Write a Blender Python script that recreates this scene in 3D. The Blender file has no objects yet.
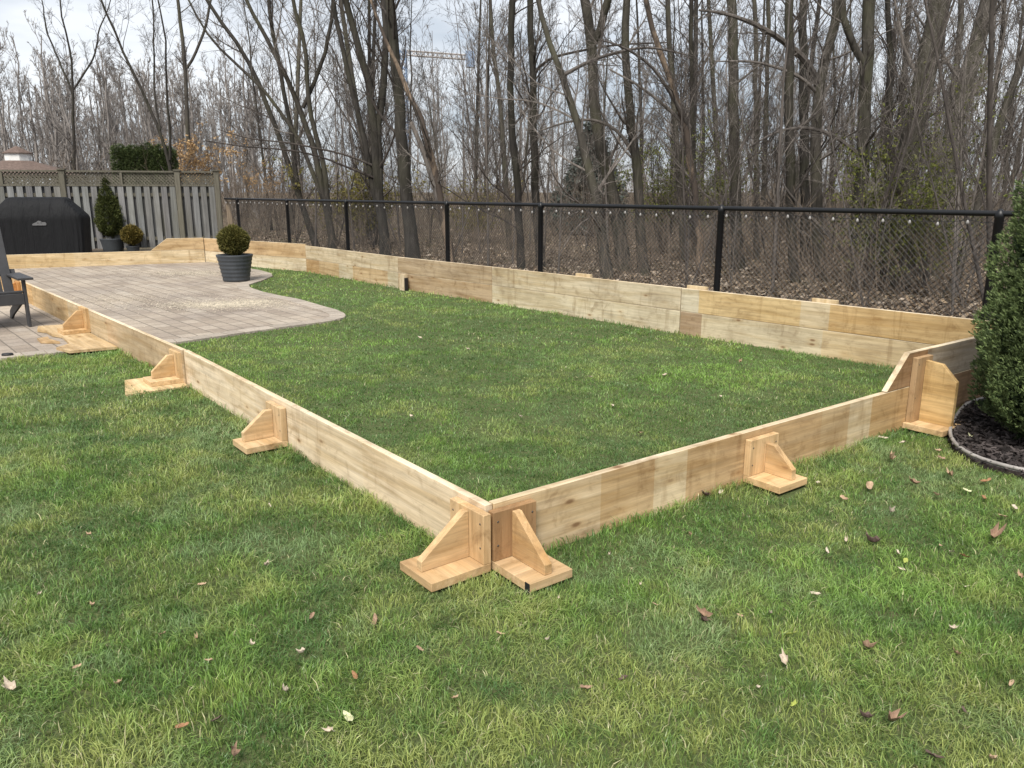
import bpy, bmesh, math, random
import numpy as np
from mathutils import Vector, Matrix

rad = math.radians
S = bpy.context.scene
COL = S.collection

# ------------------------------------------------------------------ camera, sky, sun, exposure
CAM_H, PITCH, FPX = 1.58, rad(13.73), 790.0
cd = bpy.data.cameras.new('camera'); cam = bpy.data.objects.new('camera', cd); COL.objects.link(cam)
cam.location = (0, 0, CAM_H); cam.rotation_euler = (rad(90) - PITCH, 0, 0)
cd.sensor_width = 36.0; cd.lens = 36.0 * FPX / 1024.0; cd.clip_start = 0.05; cd.clip_end = 2000
S.camera = cam

SUN_EL, SUN_AZ = rad(52), rad(195)       # azimuth clockwise from +Y
w = bpy.data.worlds.new('World'); S.world = w; w.use_nodes = True
nt = w.node_tree; nt.nodes.clear()
def N(t, **kw):
    n = nt.nodes.new(t)
    for k, v in kw.items(): setattr(n, k, v)
    return n
out = N('ShaderNodeOutputWorld'); bg = N('ShaderNodeBackground'); bg.inputs[1].default_value = 0.1
sky = N('ShaderNodeTexSky', sky_type='NISHITA', sun_disc=False); sky.sun_elevation = SUN_EL; sky.sun_rotation = SUN_AZ
tc = N('ShaderNodeTexCoord'); mp = N('ShaderNodeMapping'); mp.inputs['Scale'].default_value = (1.0, 1.0, 3.6); mp.inputs['Location'].default_value = (0.35, 0.1, 0.3)
nz = N('ShaderNodeTexNoise'); nz.inputs['Scale'].default_value = 2.3; nz.inputs['Detail'].default_value = 6; nz.inputs['Roughness'].default_value = 0.52
rp = N('ShaderNodeValToRGB'); rp.color_ramp.elements[0].position = 0.36; rp.color_ramp.elements[1].position = 0.60
rp.color_ramp.elements[0].color = (0.42, 0.485, 0.57, 1); rp.color_ramp.elements[1].color = (0.95, 0.97, 1.0, 1)
mul = N('ShaderNodeMixRGB', blend_type='MULTIPLY'); mul.inputs[0].default_value = 1; mul.inputs[2].default_value = (4.9, 4.9, 4.9, 1)
mx = N('ShaderNodeMixRGB'); mx.inputs[0].default_value = 0.9
L = nt.links.new
L(tc.outputs['Generated'], mp.inputs[0]); L(mp.outputs[0], nz.inputs['Vector']); L(nz.outputs[0], rp.inputs[0]); L(rp.outputs[0], mul.inputs[1])
L(sky.outputs[0], mx.inputs[1]); L(mul.outputs[0], mx.inputs[2]); L(mx.outputs[0], bg.inputs[0]); L(bg.outputs[0], out.inputs[0])

sl = bpy.data.lights.new('sun', 'SUN'); sun = bpy.data.objects.new('sun', sl); COL.objects.link(sun)
sl.energy = 2.4; sl.angle = rad(28); sl.color = (1.0, 0.95, 0.87)
sd = Vector((math.sin(SUN_AZ) * math.cos(SUN_EL), math.cos(SUN_AZ) * math.cos(SUN_EL), math.sin(SUN_EL)))
sun.rotation_euler = sd.to_track_quat('Z', 'Y').to_euler()
S.view_settings.view_transform = 'Standard'; S.view_settings.look = 'None'; S.view_settings.gamma = 1.0
S.view_settings.use_curve_mapping = False
S.view_settings.exposure = 1.12
try:
    S.cycles.max_bounces = 5; S.cycles.diffuse_bounces = 3; S.cycles.glossy_bounces = 2; S.cycles.transmission_bounces = 3; S.cycles.transparent_max_bounces = 6
except Exception: pass

# ------------------------------------------------------------------ survey helper: sight line of the photo to a place in the yard
def sight(x, y):
    u, v = (x - 512) / FPX, (384 - y) / FPX
    c, s = math.cos(PITCH), math.sin(PITCH)
    return np.array([u, c + v * s, -s + v * c])
def on_ground(x, y, z=0.0):
    r = sight(x, y); return np.array([0, 0, CAM_H]) + r * ((z - CAM_H) / r[2])
def at_depth(x, y, Y):
    r = sight(x, y); return np.array([0, 0, CAM_H]) + r * (Y / r[1])

# ------------------------------------------------------------------ object helpers
def tag(o, label=None, cat=None, group=None, kind=None):
    if label: o['label'] = label
    if cat: o['category'] = cat
    if group: o['group'] = group
    if kind: o['kind'] = kind
    return o
def empty(name, loc=(0, 0, 0), rz=0.0):
    o = bpy.data.objects.new(name, None); COL.objects.link(o)
    o.location = loc; o.rotation_euler = (0, 0, rz); o.empty_display_size = 0.2
    return o
def link(name, me, mats=(), parent=None):
    o = bpy.data.objects.new(name, me); COL.objects.link(o)
    for m in mats: me.materials.append(m)
    if parent: o.parent = parent
    return o
def copy_tree(o, parent=None):
    c = o.copy(); COL.objects.link(c)
    if parent: c.parent = parent
    for ch in list(o.children): copy_tree(ch, c)
    return c

class MB:
    """collects numpy geometry for one mesh"""
    def __init__(s): s.V = []; s.F = {}; s.n = 0; s.C = []; s.hasc = False
    def add(s, V, faces, mat=0, col=None):
        V = np.asarray(V, dtype=np.float32).reshape(-1, 3)
        for f in faces:
            f = np.asarray(f, dtype=np.int32)
            if f.size: s.F.setdefault((f.shape[1], mat), []).append(f + s.n)
        s.V.append(V)
        if col is None: c = np.ones((len(V), 4), np.float32)
        else:
            s.hasc = True; c = np.ones((len(V), 4), np.float32); c[:, :3] = col
        s.C.append(c); s.n += len(V)
    def build(s, name, mats, parent=None, smooth=False):
        V = np.concatenate(s.V); me = bpy.data.meshes.new(name)
        fl, st, mi, off = [], [], [], 0
        for (k, m), L_ in s.F.items():
            f = np.concatenate(L_); fl.append(f.ravel()); st.append(off + np.arange(len(f)) * k); mi.append(np.full(len(f), m)); off += f.size
        fl = np.concatenate(fl); st = np.concatenate(st); mi = np.concatenate(mi)
        me.vertices.add(len(V)); me.vertices.foreach_set('co', V.ravel())
        me.loops.add(len(fl)); me.loops.foreach_set('vertex_index', fl.astype(np.int32))
        me.polygons.add(len(st)); me.polygons.foreach_set('loop_start', st.astype(np.int32))
        me.polygons.foreach_set('material_index', mi.astype(np.int32))
        me.polygons.foreach_set('use_smooth', np.full(len(st), smooth, dtype=bool))
        if s.hasc:
            a = me.attributes.new('tint', 'FLOAT_COLOR', 'POINT'); a.data.foreach_set('color', np.concatenate(s.C).ravel())
        me.update(calc_edges=True)
        return link(name, me, mats, parent)
    def box(s, lo, hi, mat=0, M=None, col=None):
        x0, y0, z0 = lo; x1, y1, z1 = hi
        V = np.array([[x0,y0,z0],[x1,y0,z0],[x1,y1,z0],[x0,y1,z0],[x0,y0,z1],[x1,y0,z1],[x1,y1,z1],[x0,y1,z1]], float)
        if M is not None: V = V @ np.array(M.to_3x3()).T + np.array(M.to_translation())
        s.add(V, [[[0,3,2,1],[4,5,6,7],[0,1,5,4],[1,2,6,5],[2,3,7,6],[3,0,4,7]]], mat, col)
    def tubes(s, P, R, sides, mat=0, col=None):
        n, k = R.shape
        T = np.gradient(P, axis=1); T /= np.linalg.norm(T, axis=2, keepdims=True) + 1e-9
        mt = T.mean(1); ref = np.where(np.abs(mt[:, 2:3]) > 0.8, [[1.0, 0, 0]], [[0, 0, 1.0]])[:, None, :]
        U = np.cross(T, ref); U /= np.linalg.norm(U, axis=2, keepdims=True) + 1e-9
        W = np.cross(T, U)
        a = np.arange(sides) * 2 * np.pi / sides
        V = P[:, :, None, :] + R[:, :, None, None] * (np.cos(a)[None, None, :, None] * U[:, :, None, :] + np.sin(a)[None, None, :, None] * W[:, :, None, :])
        base = np.arange(n)[:, None, None] * (k * sides); i = np.arange(k - 1)[None, :, None] * sides; j = np.arange(sides)[None, None, :]; j2 = (j + 1) % sides
        F = np.stack([base + i + j, base + i + j2, base + i + sides + j2, base + i + sides + j], -1).reshape(-1, 4)
        c = None if col is None else np.repeat(col, k * sides, axis=0)
        s.add(V.reshape(-1, 3), [F], mat, c)
    def lathe(s, prof, n=24, mat=0, caps=True, c=(0, 0, 0)):
        p = np.array(prof, float); a = np.arange(n) * 2 * np.pi / n
        V = np.stack([p[:, 0:1] * np.cos(a) + c[0], p[:, 0:1] * np.sin(a) + c[1], np.repeat(p[:, 1:2], n, 1) + c[2]], -1).reshape(-1, 3)
        k = len(p); i = np.arange(k - 1)[:, None] * n; j = np.arange(n)[None]; j2 = (j + 1) % n
        F = np.stack([i + j, i + j2, i + n + j2, i + n + j], -1).reshape(-1, 4)
        s.add(V, [F], mat)
        if caps:
            s.add(V[:n], [[list(range(n))[::-1]]], mat); s.add(V[-n:], [[list(range(n))]], mat)

def bm_prism(poly, y0, y1, bev=0.0018):
    """outline in local XZ, thickness along Y"""
    bm = bmesh.new()
    vs = [bm.verts.new((x, y0, z)) for x, z in poly]; f = bm.faces.new(vs)
    r = bmesh.ops.extrude_face_region(bm, geom=[f]); bmesh.ops.translate(bm, verts=[g for g in r['geom'] if isinstance(g, bmesh.types.BMVert)], vec=(0, y1 - y0, 0))
    bmesh.ops.recalc_face_normals(bm, faces=bm.faces)
    if bev: bmesh.ops.bevel(bm, geom=list(bm.edges), offset=bev, segments=1, affect='EDGES')
    return bm
def bm_box(lo, hi, bev=0.0018):
    return bm_prism([(lo[0], lo[2]), (hi[0], lo[2]), (hi[0], hi[2]), (lo[0], hi[2])], lo[1], hi[1], bev)
def wood_part(name, bm, mat, tint, parent=None, M=None, segs=None, edge=None):
    """segs: [(x_end, colour)] along local X"""
    if segs:
        for xe, _ in segs[:-1]:
            bmesh.ops.bisect_plane(bm, geom=bm.verts[:] + bm.edges[:] + bm.faces[:], plane_co=(xe, 0, 0), plane_no=(1, 0, 0))
    bm.normal_update()
    cols = []
    for f in bm.faces:
        c = tint
        if segs:
            x = f.calc_center_median().x
            for xe, cc in segs:
                if x <= xe: c = cc; break
        if edge and f.normal.z > 0.5: c = edge
        cols.append((c[0], c[1], c[2], 1.0))
    if M is not None: bm.transform(M)
    me = bpy.data.meshes.new(name); bm.to_mesh(me); bm.free()
    a = me.attributes.new('tint', 'FLOAT_COLOR', 'FACE'); a.data.foreach_set('color', np.array(cols, np.float32).ravel())
    return link(name, me, [mat], parent)

# ------------------------------------------------------------------ materials
def material(name):
    m = bpy.data.materials.new(name); m.use_nodes = True; t = m.node_tree; t.nodes.clear()
    o = t.nodes.new('ShaderNodeOutputMaterial'); b = t.nodes.new('ShaderNodeBsdfPrincipled'); t.links.new(b.outputs[0], o.inputs[0])
    b.inputs['Specular IOR Level'].default_value = 0.25
    return m, t, b, o
class G:
    """tiny node-graph writer"""
    def __init__(s, t): s.t = t
    def n(s, ty, ins=None, **kw):
        x = s.t.nodes.new(ty)
        for k, v in kw.items(): setattr(x, k, v)
        for k, v in (ins or {}).items():
            if isinstance(v, bpy.types.NodeSocket): s.t.links.new(v, x.inputs[k])
            else: x.inputs[k].default_value = v
        return x
    def noise(s, vec, scale, detail=3, rough=0.55, dist=0.0):
        return s.n('ShaderNodeTexNoise', {'Vector': vec, 'Scale': scale, 'Detail': detail, 'Roughness': rough, 'Distortion': dist}).outputs[0]
    def mapping(s, vec, scale=(1, 1, 1), rot=(0, 0, 0), loc=(0, 0, 0)):
        return s.n('ShaderNodeMapping', {'Vector': vec, 'Scale': scale, 'Rotation': rot, 'Location': loc}).outputs[0]
    def ramp(s, fac, stops):
        r = s.n('ShaderNodeValToRGB', {'Fac': fac}); e = r.color_ramp.elements
        while len(e) < len(stops): e.new(0.5)
        for q, (p, c) in zip(e, stops):
            q.position = p; q.color = (c, c, c, 1) if isinstance(c, (int, float)) else (*c, 1)
        return r.outputs[0]
    def mix(s, fac, a, b, mode='MIX'):
        x = s.n('ShaderNodeMixRGB', blend_type=mode)
        for k, v in ((0, fac), (1, a), (2, b)):
            if isinstance(v, bpy.types.NodeSocket): s.t.links.new(v, x.inputs[k])
            else: x.inputs[k].default_value = (v if k == 0 else (*v, 1))
        return x.outputs[0]
    def math(s, op, a, b=0.0, clamp=False):
        x = s.n('ShaderNodeMath', operation=op); x.use_clamp = clamp
        for k, v in ((0, a), (1, b)):
            if isinstance(v, bpy.types.NodeSocket): s.t.links.new(v, x.inputs[k])
            else: x.inputs[k].default_value = v
        return x.outputs[0]
    def bump(s, h, strength, dist, b):
        x = s.n('ShaderNodeBump', {'Height': h, 'Strength': strength, 'Distance': dist}); s.t.links.new(x.outputs[0], b.inputs['Normal'])
    def attr(s, name): return s.n('ShaderNodeAttribute', attribute_name=name).outputs['Color']

def wood(name, axis):
    m, t, b, o = material(name); g = G(t)
    oi = g.n('ShaderNodeObjectInfo'); co = g.n('ShaderNodeTexCoord').outputs['Object']
    off = g.n('ShaderNodeVectorMath', {0: co}, operation='ADD')
    cx = g.n('ShaderNodeCombineXYZ', {0: g.math('MULTIPLY', oi.outputs['Random'], 37.0), 1: g.math('MULTIPLY', oi.outputs['Random'], 11.0), 2: g.math('MULTIPLY', oi.outputs['Random'], 5.0)}).outputs[0]
    t.links.new(cx, off.inputs[1]); v = off.outputs[0]
    def sc(a, p, q=None):
        q = q or p
        return {'x': (a, p, q), 'y': (p, a, q), 'z': (p, q, a)}[axis]
    grain = g.noise(g.mapping(v, sc(1.6, 26, 38)), 1.0, 5, 0.6, 0.6)
    wide = g.noise(g.mapping(v, sc(0.7, 7, 9)), 1.0, 3, 0.5, 1.5)
    fine = g.noise(g.mapping(v, sc(6, 160, 160)), 1.0, 2)
    stain = g.noise(g.mapping(v, sc(1.6, 3.0)), 1.0, 4, 0.6, 0.4); blot = g.noise(g.mapping(v, sc(7.0, 9.0)), 1.0, 5, 0.7, 0.8); drip = g.noise(g.mapping(v, (9.0, 9.0, 1.3)), 1.0, 4, 0.65, 0.3)
    tint = g.attr('tint')
    c = g.mix(1, tint, g.ramp(grain, [(0.3, 0.80), (0.62, 1.08)]), 'MULTIPLY')
    c = g.mix(1, c, g.ramp(wide, [(0.34, (0.82, 0.76, 0.66)), (0.58, (1.04, 1.03, 1.02))]), 'MULTIPLY')
    c = g.mix(0.75, c, g.ramp(stain, [(0.30, (0.68, 0.63, 0.58)), (0.50, (1, 1, 1)), (0.7, (1.06, 1.05, 1.03))]), 'MULTIPLY')
    c = g.mix(0.5, c, g.ramp(fine, [(0.3, 0.75), (0.7, 1.1)]), 'MULTIPLY')
    c = g.mix(0.8, c, g.ramp(blot, [(0.30, (0.66, 0.61, 0.56)), (0.46, (1, 1, 1)), (0.68, (1.08, 1.08, 1.08))]), 'MULTIPLY')
    c = g.mix(g.ramp(drip, [(0.58, 0.0), (0.72, 0.55)]), c, g.mix(1, c, (0.52, 0.44, 0.36), 'MULTIPLY'))
    vo = g.n('ShaderNodeTexVoronoi', {'Vector': g.mapping(v, sc(3.4, 5.0, 8.5)), 'Scale': 1.0, 'Randomness': 1.0})
    keep = g.math('GREATER_THAN', g.n('ShaderNodeSeparateColor', {0: vo.outputs['Color']}).outputs[0], 0.42)
    knot = g.math('MULTIPLY', g.ramp(vo.outputs['Distance'], [(0.05, 1.0), (0.13, 0.0)]), keep)
    halo = g.math('MULTIPLY', g.ramp(vo.outputs['Distance'], [(0.07, 0.55), (0.30, 0.0)]), keep)
    c = g.mix(halo, c, g.mix(1, c, (0.80, 0.68, 0.52), 'MULTIPLY'))
    c = g.mix(g.math('MULTIPLY', knot, 0.8), c, (0.15, 0.075, 0.035))
    t.links.new(c, b.inputs['Base Color']); b.inputs['Roughness'].default_value = 0.72
    g.bump(grain, 0.25, 0.004, b)
    return m
M_WX, M_WY, M_WZ = wood('pine_x', 'x'), wood('pine_y', 'y'), wood('pine_z', 'z')

def simple(name, col, rough=0.6, var=0.25, scale=8.0, spec=0.25, bump=0.0, metal=0.0):
    m, t, b, o = material(name); g = G(t); v = g.n('ShaderNodeTexCoord').outputs['Object']
    n = g.noise(v, scale, 5, 0.6)
    c = g.mix(1, col, g.ramp(n, [(0.3, 1 - var), (0.7, 1 + var)]), 'MULTIPLY')
    t.links.new(c, b.inputs['Base Color']); b.inputs['Roughness'].default_value = rough; b.inputs['Specular IOR Level'].default_value = spec; b.inputs['Metallic'].default_value = metal
    if bump: g.bump(n, bump, 0.01, b)
    return m
def bark(name, col, mossy=0.0, patch=None):
    m, t, b, o = material(name); g = G(t); v = g.n('ShaderNodeTexCoord').outputs['Object']
    oi = g.n('ShaderNodeObjectInfo').outputs['Random']
    n = g.noise(g.mapping(v, (14, 14, 2.6)), 1.0, 5, 0.65, 0.5); big = g.noise(v, 1.1, 3)
    c = g.mix(1, col, g.ramp(n, [(0.3, 0.5), (0.65, 1.35)]), 'MULTIPLY')
    c = g.mix(1, c, g.ramp(oi, [(0, (0.72, 0.70, 0.70)), (0.5, (1, 0.98, 0.95)), (1, (1.25, 1.22, 1.2))]), 'MULTIPLY')
    if patch: c = g.mix(g.ramp(g.noise(g.mapping(v, (3, 3, 1.3)), 1.0, 4, 0.6, 0.4), [(0.47, 0.0), (0.53, 1.0)]), c, patch)
    if mossy: c = g.mix(g.math('MULTIPLY', g.ramp(big, [(0.45, 0.0), (0.65, 1.0)]), mossy), c, (0.10, 0.105, 0.05))
    t.links.new(c, b.inputs['Base Color']); b.inputs['Roughness'].default_value = 0.9; b.inputs['Specular IOR Level'].default_value = 0.1
    g.bump(n, 0.6, 0.02, b)
    return m
M_BARK = bark('bark_grey', (0.064, 0.059, 0.052), 0.3); M_BARK_D = bark('bark_dark', (0.040, 0.037, 0.034), 0.15); M_BARK_P = bark('bark_peeled', (0.17, 0.132, 0.10), patch=(0.075, 0.06, 0.05))
M_TWIG = bark('twig_grey', (0.135, 0.122, 0.112)); M_TWIG_D = bark('twig_dark', (0.068, 0.060, 0.055)); M_BRUSH = bark('brush_twigs', (0.135, 0.110, 0.088)); M_FAR = bark('far_twigs_hazed', (0.235, 0.22, 0.213))  # M_FAR is paler than the near twigs, with distance haze in its colour

def leafy(name, rough=0.6, trans=0.25, spec=0.2):
    """plant matter whose own colour sits in the vertex attribute 'tint'"""
    m, t, b, o = material(name); g = G(t); c = g.attr('tint')
    t.links.new(c, b.inputs['Base Color']); b.inputs['Roughness'].default_value = rough; b.inputs['Specular IOR Level'].default_value = spec
    tr = g.n('ShaderNodeBsdfTranslucent', {'Color': c}); mxs = g.n('ShaderNodeMixShader', {0: trans, 1: b.outputs[0], 2: tr.outputs[0]})
    t.links.new(mxs.outputs[0], o.inputs[0])
    return m
M_GRASS = leafy('grass_blades', 0.38, 0.28, 0.45); M_LEAF = leafy('leaf_green', 0.55, 0.3); M_DRY = leafy('leaf_dry', 0.8, 0.12); M_NEEDLE = leafy('evergreen', 0.6, 0.15)

# ------------------------------------------------------------------ the yard's plan
A = np.array([-0.11, 3.09]); SEAM = np.array([-2.72, 6.42]); D = np.array([-11.14, 16.15])
B = np.array([4.20, 6.30]); P680 = np.array([1.90, 8.86]); P495 = np.array([-0.29, 11.40]); P400 = np.array([-1.89, 13.17]); P310 = np.array([-4.13, 15.97]); C_ = np.array([-6.95, 18.05])
RINK = [A, B, P680, P495, P400, P310, C_, D, SEAM]
PATIO = np.array([(-4.90, 7.40), (-4.51, 7.73), (-4.05, 8.04), (-3.53, 8.26), (-2.907, 8.995), (-2.348, 9.559), (-2.16, 9.80), (-2.13, 10.02), (-2.22, 10.32), (-2.42, 10.66), (-3.135, 11.639), (-3.9, 12.456), (-4.35, 13.1),
                  (-4.52, 13.55), (-4.50, 14.3), (-4.52, 14.95), (-4.72, 15.5), (-5.02, 15.95), (-5.45, 16.5), (-7.0, 18.4), (-8.6, 20.9), (-18, 17.9), (-22, 4), (-9.5, 3.6)])
BED = np.array([(3.62, 5.83), (3.40, 5.70), (3.196, 5.441), (2.98, 5.14), (2.82, 4.88), (2.73, 4.62), (2.73, 4.40), (2.88, 4.19), (3.25, 3.98), (3.8, 3.9), (4.5, 4.0), (5.0, 4.4), (5.0, 5.2), (4.4, 5.75)])
def inside(px, py, poly):
    r = np.zeros(px.shape, bool); n = len(poly); j = n - 1
    for i in range(n):
        xi, yi = poly[i]; xj, yj = poly[j]
        c = ((yi > py) != (yj > py)) & (px < (xj - xi) * (py - yi) / (yj - yi + 1e-12) + xi)
        r ^= c; j = i
    return r
def sheet(name, poly, z, thick, mat, kind='structure'):
    bm = bmesh.new(); vs = [bm.verts.new((p[0], p[1], z)) for p in poly]; f = bm.faces.new(vs)
    if f.normal.z < 0: f.normal_flip()
    if thick:
        r = bmesh.ops.extrude_face_region(bm, geom=[f]); bmesh.ops.translate(bm, verts=[q for q in r['geom'] if isinstance(q, bmesh.types.BMVert)], vec=(0, 0, -thick))
        bmesh.ops.recalc_face_normals(bm, faces=bm.faces)
    bmesh.ops.triangulate(bm, faces=[f for f in bm.faces if len(f.verts) > 4])
    me = bpy.data.meshes.new(name); bm.to_mesh(me); bm.free()
    o = link(name, me, [mat]); o['kind'] = kind
    return o

# forest floor to the horizon
m, t, b, o = material('forest_floor'); g = G(t); v = g.n('ShaderNodeTexCoord').outputs['Object']
n1 = g.noise(v, 0.5, 5); n2 = g.noise(v, 9.0, 5, 0.7)
c = g.ramp(n2, [(0.3, (0.055, 0.042, 0.032)), (0.5, (0.13, 0.10, 0.075)), (0.7, (0.24, 0.185, 0.14))])
c = g.mix(g.ramp(n1, [(0.45, 0.0), (0.7, 0.6)]), c, (0.12, 0.115, 0.05))
t.links.new(c, b.inputs['Base Color']); b.inputs['Roughness'].default_value = 0.95; g.bump(n2, 0.8, 0.05, b); M_FLOOR = m
gm = MB(); gm.add([(-900, -900, -0.02), (900, -900, -0.02), (900, 900, -0.02), (-900, 900, -0.02)], [[[0, 1, 2, 3]]])
tag(gm.build('ground', [M_FLOOR]), kind='structure')

# lawn soil under the blades
m, t, b, o = material('lawn_turf'); g = G(t); v = g.n('ShaderNodeTexCoord').outputs['Object']
n1 = g.noise(v, 1.2, 4); n2 = g.noise(v, 60.0, 4, 0.7); n3 = g.noise(v, 14.0, 4, 0.6)
c = g.ramp(n2, [(0.3, (0.05, 0.065, 0.022)), (0.55, (0.09, 0.125, 0.04)), (0.75, (0.17, 0.17, 0.075))])
c = g.mix(g.ramp(n3, [(0.45, 0.0), (0.7, 0.55)]), c, (0.10, 0.085, 0.045))
t.links.new(c, b.inputs['Base Color']); b.inputs['Roughness'].default_value = 0.95; g.bump(n2, 0.8, 0.02, b); M_TURF = m
LAWN = np.array([(-30, -8), (12, -8), (12, -3.0), (9.0, 0.86), B + (0.03, -0.05), P680, P495, P400, P310, C_, (-8.2, 18.9), (-8.6, 20.9), (-30, 14)])
sheet('lawn', LAWN, 0.0, 0, M_TURF)

# patio
FARDIR = math.atan2(0.40, 0.915)
m, t, b, o = material('pavers'); g = G(t); v0 = g.n('ShaderNodeTexCoord').outputs['Object']
v = g.mapping(v0, rot=(0, 0, -math.atan2(0.754, -0.655)))
wob = g.n('ShaderNodeVectorMath', {0: v, 1: g.n('ShaderNodeVectorMath', {0: g.n('ShaderNodeTexNoise', {'Vector': v, 'Scale': 5.0}).outputs['Color'], 1: (0.012, 0.012, 0)}, operation='MULTIPLY').outputs[0]}, operation='ADD').outputs[0]
br = g.n('ShaderNodeTexBrick', {'Vector': wob, 'Color1': (0.22, 0.22, 0.22, 1), 'Color2': (0.8, 0.8, 0.8, 1), 'Mortar': (0, 0, 0, 1), 'Scale': 1.0, 'Mortar Size': 0.009, 'Mortar Smooth': 0.5, 'Bias': 0.0, 'Brick Width': 0.29, 'Row Height': 0.19})
br.offset = 0.43; br.squash = 0.75; br.squash_frequency = 4
tone = g.ramp(g.n('ShaderNodeSeparateColor', {0: br.outputs['Color']}).outputs[0], [(0.2, (0.275, 0.232, 0.190)), (0.5, (0.33, 0.283, 0.235)), (0.8, (0.37, 0.322, 0.27))])
n2 = g.noise(v0, 40.0, 4, 0.7); n1 = g.noise(v0, 0.9, 4); n3 = g.noise(g.mapping(v, (0.7, 3.0, 1)), 1.0, 4, 0.6)
c = g.mix(1, tone, g.ramp(n2, [(0.3, 0.8), (0.7, 1.15)]), 'MULTIPLY')
c = g.mix(1, c, g.ramp(n1, [(0.35, (0.80, 0.78, 0.78)), (0.65, (1.12, 1.1, 1.06))]), 'MULTIPLY')
c = g.mix(g.ramp(n3, [(0.52, 0.0), (0.75, 0.45)]), c, (0.47, 0.43, 0.37))
c = g.mix(br.outputs['Fac'], c, (0.155, 0.135, 0.11))
t.links.new(c, b.inputs['Base Color']); b.inputs['Roughness'].default_value = 0.9
h = g.math('SUBTRACT', g.math('MULTIPLY', n2, 0.3), br.outputs['Fac']); g.bump(h, 0.5, 0.006, b); M_PAVER = m
sheet('patio', PATIO, 0.016, 0.04, M_PAVER)
# edging course along the curved lawn side
mb = MB(); rs = np.random.default_rng(5)
edge = PATIO[:20]; seg = np.linalg.norm(np.diff(edge, axis=0), axis=1); cum = np.concatenate([[0], np.cumsum(seg)])
def along(s_):
    return np.array([np.interp(s_, cum, edge[:, 0]), np.interp(s_, cum, edge[:, 1])])
s0 = 0.0
while s0 < cum[-1] - 0.2:
    l_ = 0.20; p, q = along(s0 + 0.006), along(s0 + l_ - 0.006)
    def nrm(s_):
        d_ = along(min(s_ + 0.15, cum[-1])) - along(max(s_ - 0.15, 0)); d_ /= np.linalg.norm(d_) + 1e-9
        return np.array([-d_[1], d_[0]])
    a_, b_ = nrm(s0), nrm(s0 + l_); zz = 0.022 + rs.uniform(0, 0.005); ww = 0.19
    V = [(*(p - a_ * 0.01), -0.02), (*(q - b_ * 0.01), -0.02), (*(q + b_ * ww), -0.02), (*(p + a_ * ww), -0.02), (*(p - a_ * 0.01), zz), (*(q - b_ * 0.01), zz), (*(q + b_ * ww), zz), (*(p + a_ * ww), zz)]
    k_ = rs.uniform(0.85, 1.12)
    mb.add(V, [[[4, 5, 6, 7], [0, 1, 5, 4], [1, 2, 6, 5], [2, 3, 7, 6], [3, 0, 4, 7]]], 0, np.array([0.35, 0.305, 0.255]) * k_)
    s0 += l_
m, t, b, o = material('edging_stone'); g = G(t); v = g.n('ShaderNodeTexCoord').outputs['Object']
c = g.mix(1, g.attr('tint'), g.ramp(g.noise(v, 35, 4, 0.7), [(0.3, 0.8), (0.7, 1.15)]), 'MULTIPLY'); t.links.new(c, b.inputs['Base Color']); b.inputs['Roughness'].default_value = 0.9
tag(mb.build('patio_edge', [m]), kind='structure')

# mulch bed
M_MULCH = simple('mulch_soil', (0.035, 0.028, 0.026), 0.95, 0.5, 40, 0.1, 0.8)
sheet('mulch_bed', BED, 0.035, 0.05, M_MULCH)
rs = np.random.default_rng(11); mb = MB()
q = rs.uniform([2.6, 3.8], [5.1, 5.9], (9000, 2)); q = q[inside(q[:, 0], q[:, 1], BED)]; n = len(q)
d_ = rs.normal(0, 1, (n, 3)); d_[:, 2] *= 0.35; d_ /= np.linalg.norm(d_, axis=1, keepdims=True); d_ *= rs.uniform(0.012, 0.032, (n, 1))
s_ = np.cross(d_, rs.normal(0, 1, (n, 3))); s_ /= np.linalg.norm(s_, axis=1, keepdims=True); s_ *= rs.uniform(0.004, 0.008, (n, 1))
c_ = np.column_stack([q, np.full(n, 0.042) + rs.uniform(0, 0.02, n)])
V = np.stack([c_ - d_ - s_, c_ + d_ - s_, c_ + d_ + s_, c_ - d_ + s_], 1).reshape(-1, 3)
mb.add(V, [np.arange(n * 4).reshape(-1, 4)], 0, np.repeat(np.array([[0.05, 0.042, 0.04]]) * rs.uniform(0.4, 2.3, (n, 1)), 4, 0))
tag(mb.build('mulch', [M_DRY]), 'black shredded mulch around the big cedar', 'mulch', kind='stuff')
# plastic edging round the bed
bp = BED[:12]; cb = np.concatenate([[0], np.cumsum(np.linalg.norm(np.diff(bp, axis=0), axis=1))]); ss = np.linspace(0, cb[-1], 60)
sm = np.stack([np.interp(ss, cb, bp[:, 0]), np.interp(ss, cb, bp[:, 1])], 1)
for _ in range(6): sm[1:-1] = (sm[:-2] + 2 * sm[1:-1] + sm[2:]) / 4
pth = np.column_stack([sm, np.full(60, 0.052)])
M_EDGING = simple('edging_plastic', (0.30, 0.28, 0.26), 0.45, 0.3, 10, 0.4)
te = empty('garden_edging', (*bp[4], 0)); ip = Matrix.Translation((-bp[4][0], -bp[4][1], 0))
mb = MB(); mb.tubes((pth - [bp[4][0], bp[4][1], 0])[None], np.full((1, 60), 0.012), 8); mb.build('rounded_lip', [M_EDGING], te, True)
mb = MB(); q0 = pth - [bp[4][0], bp[4][1], 0]; lo_ = q0.copy(); lo_[:, 2] = -0.02; dd = np.gradient(sm, axis=0); dd /= np.linalg.norm(dd, axis=1, keepdims=True); off = np.column_stack([-dd[:, 1], dd[:, 0], np.zeros(60)]) * 0.003
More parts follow.
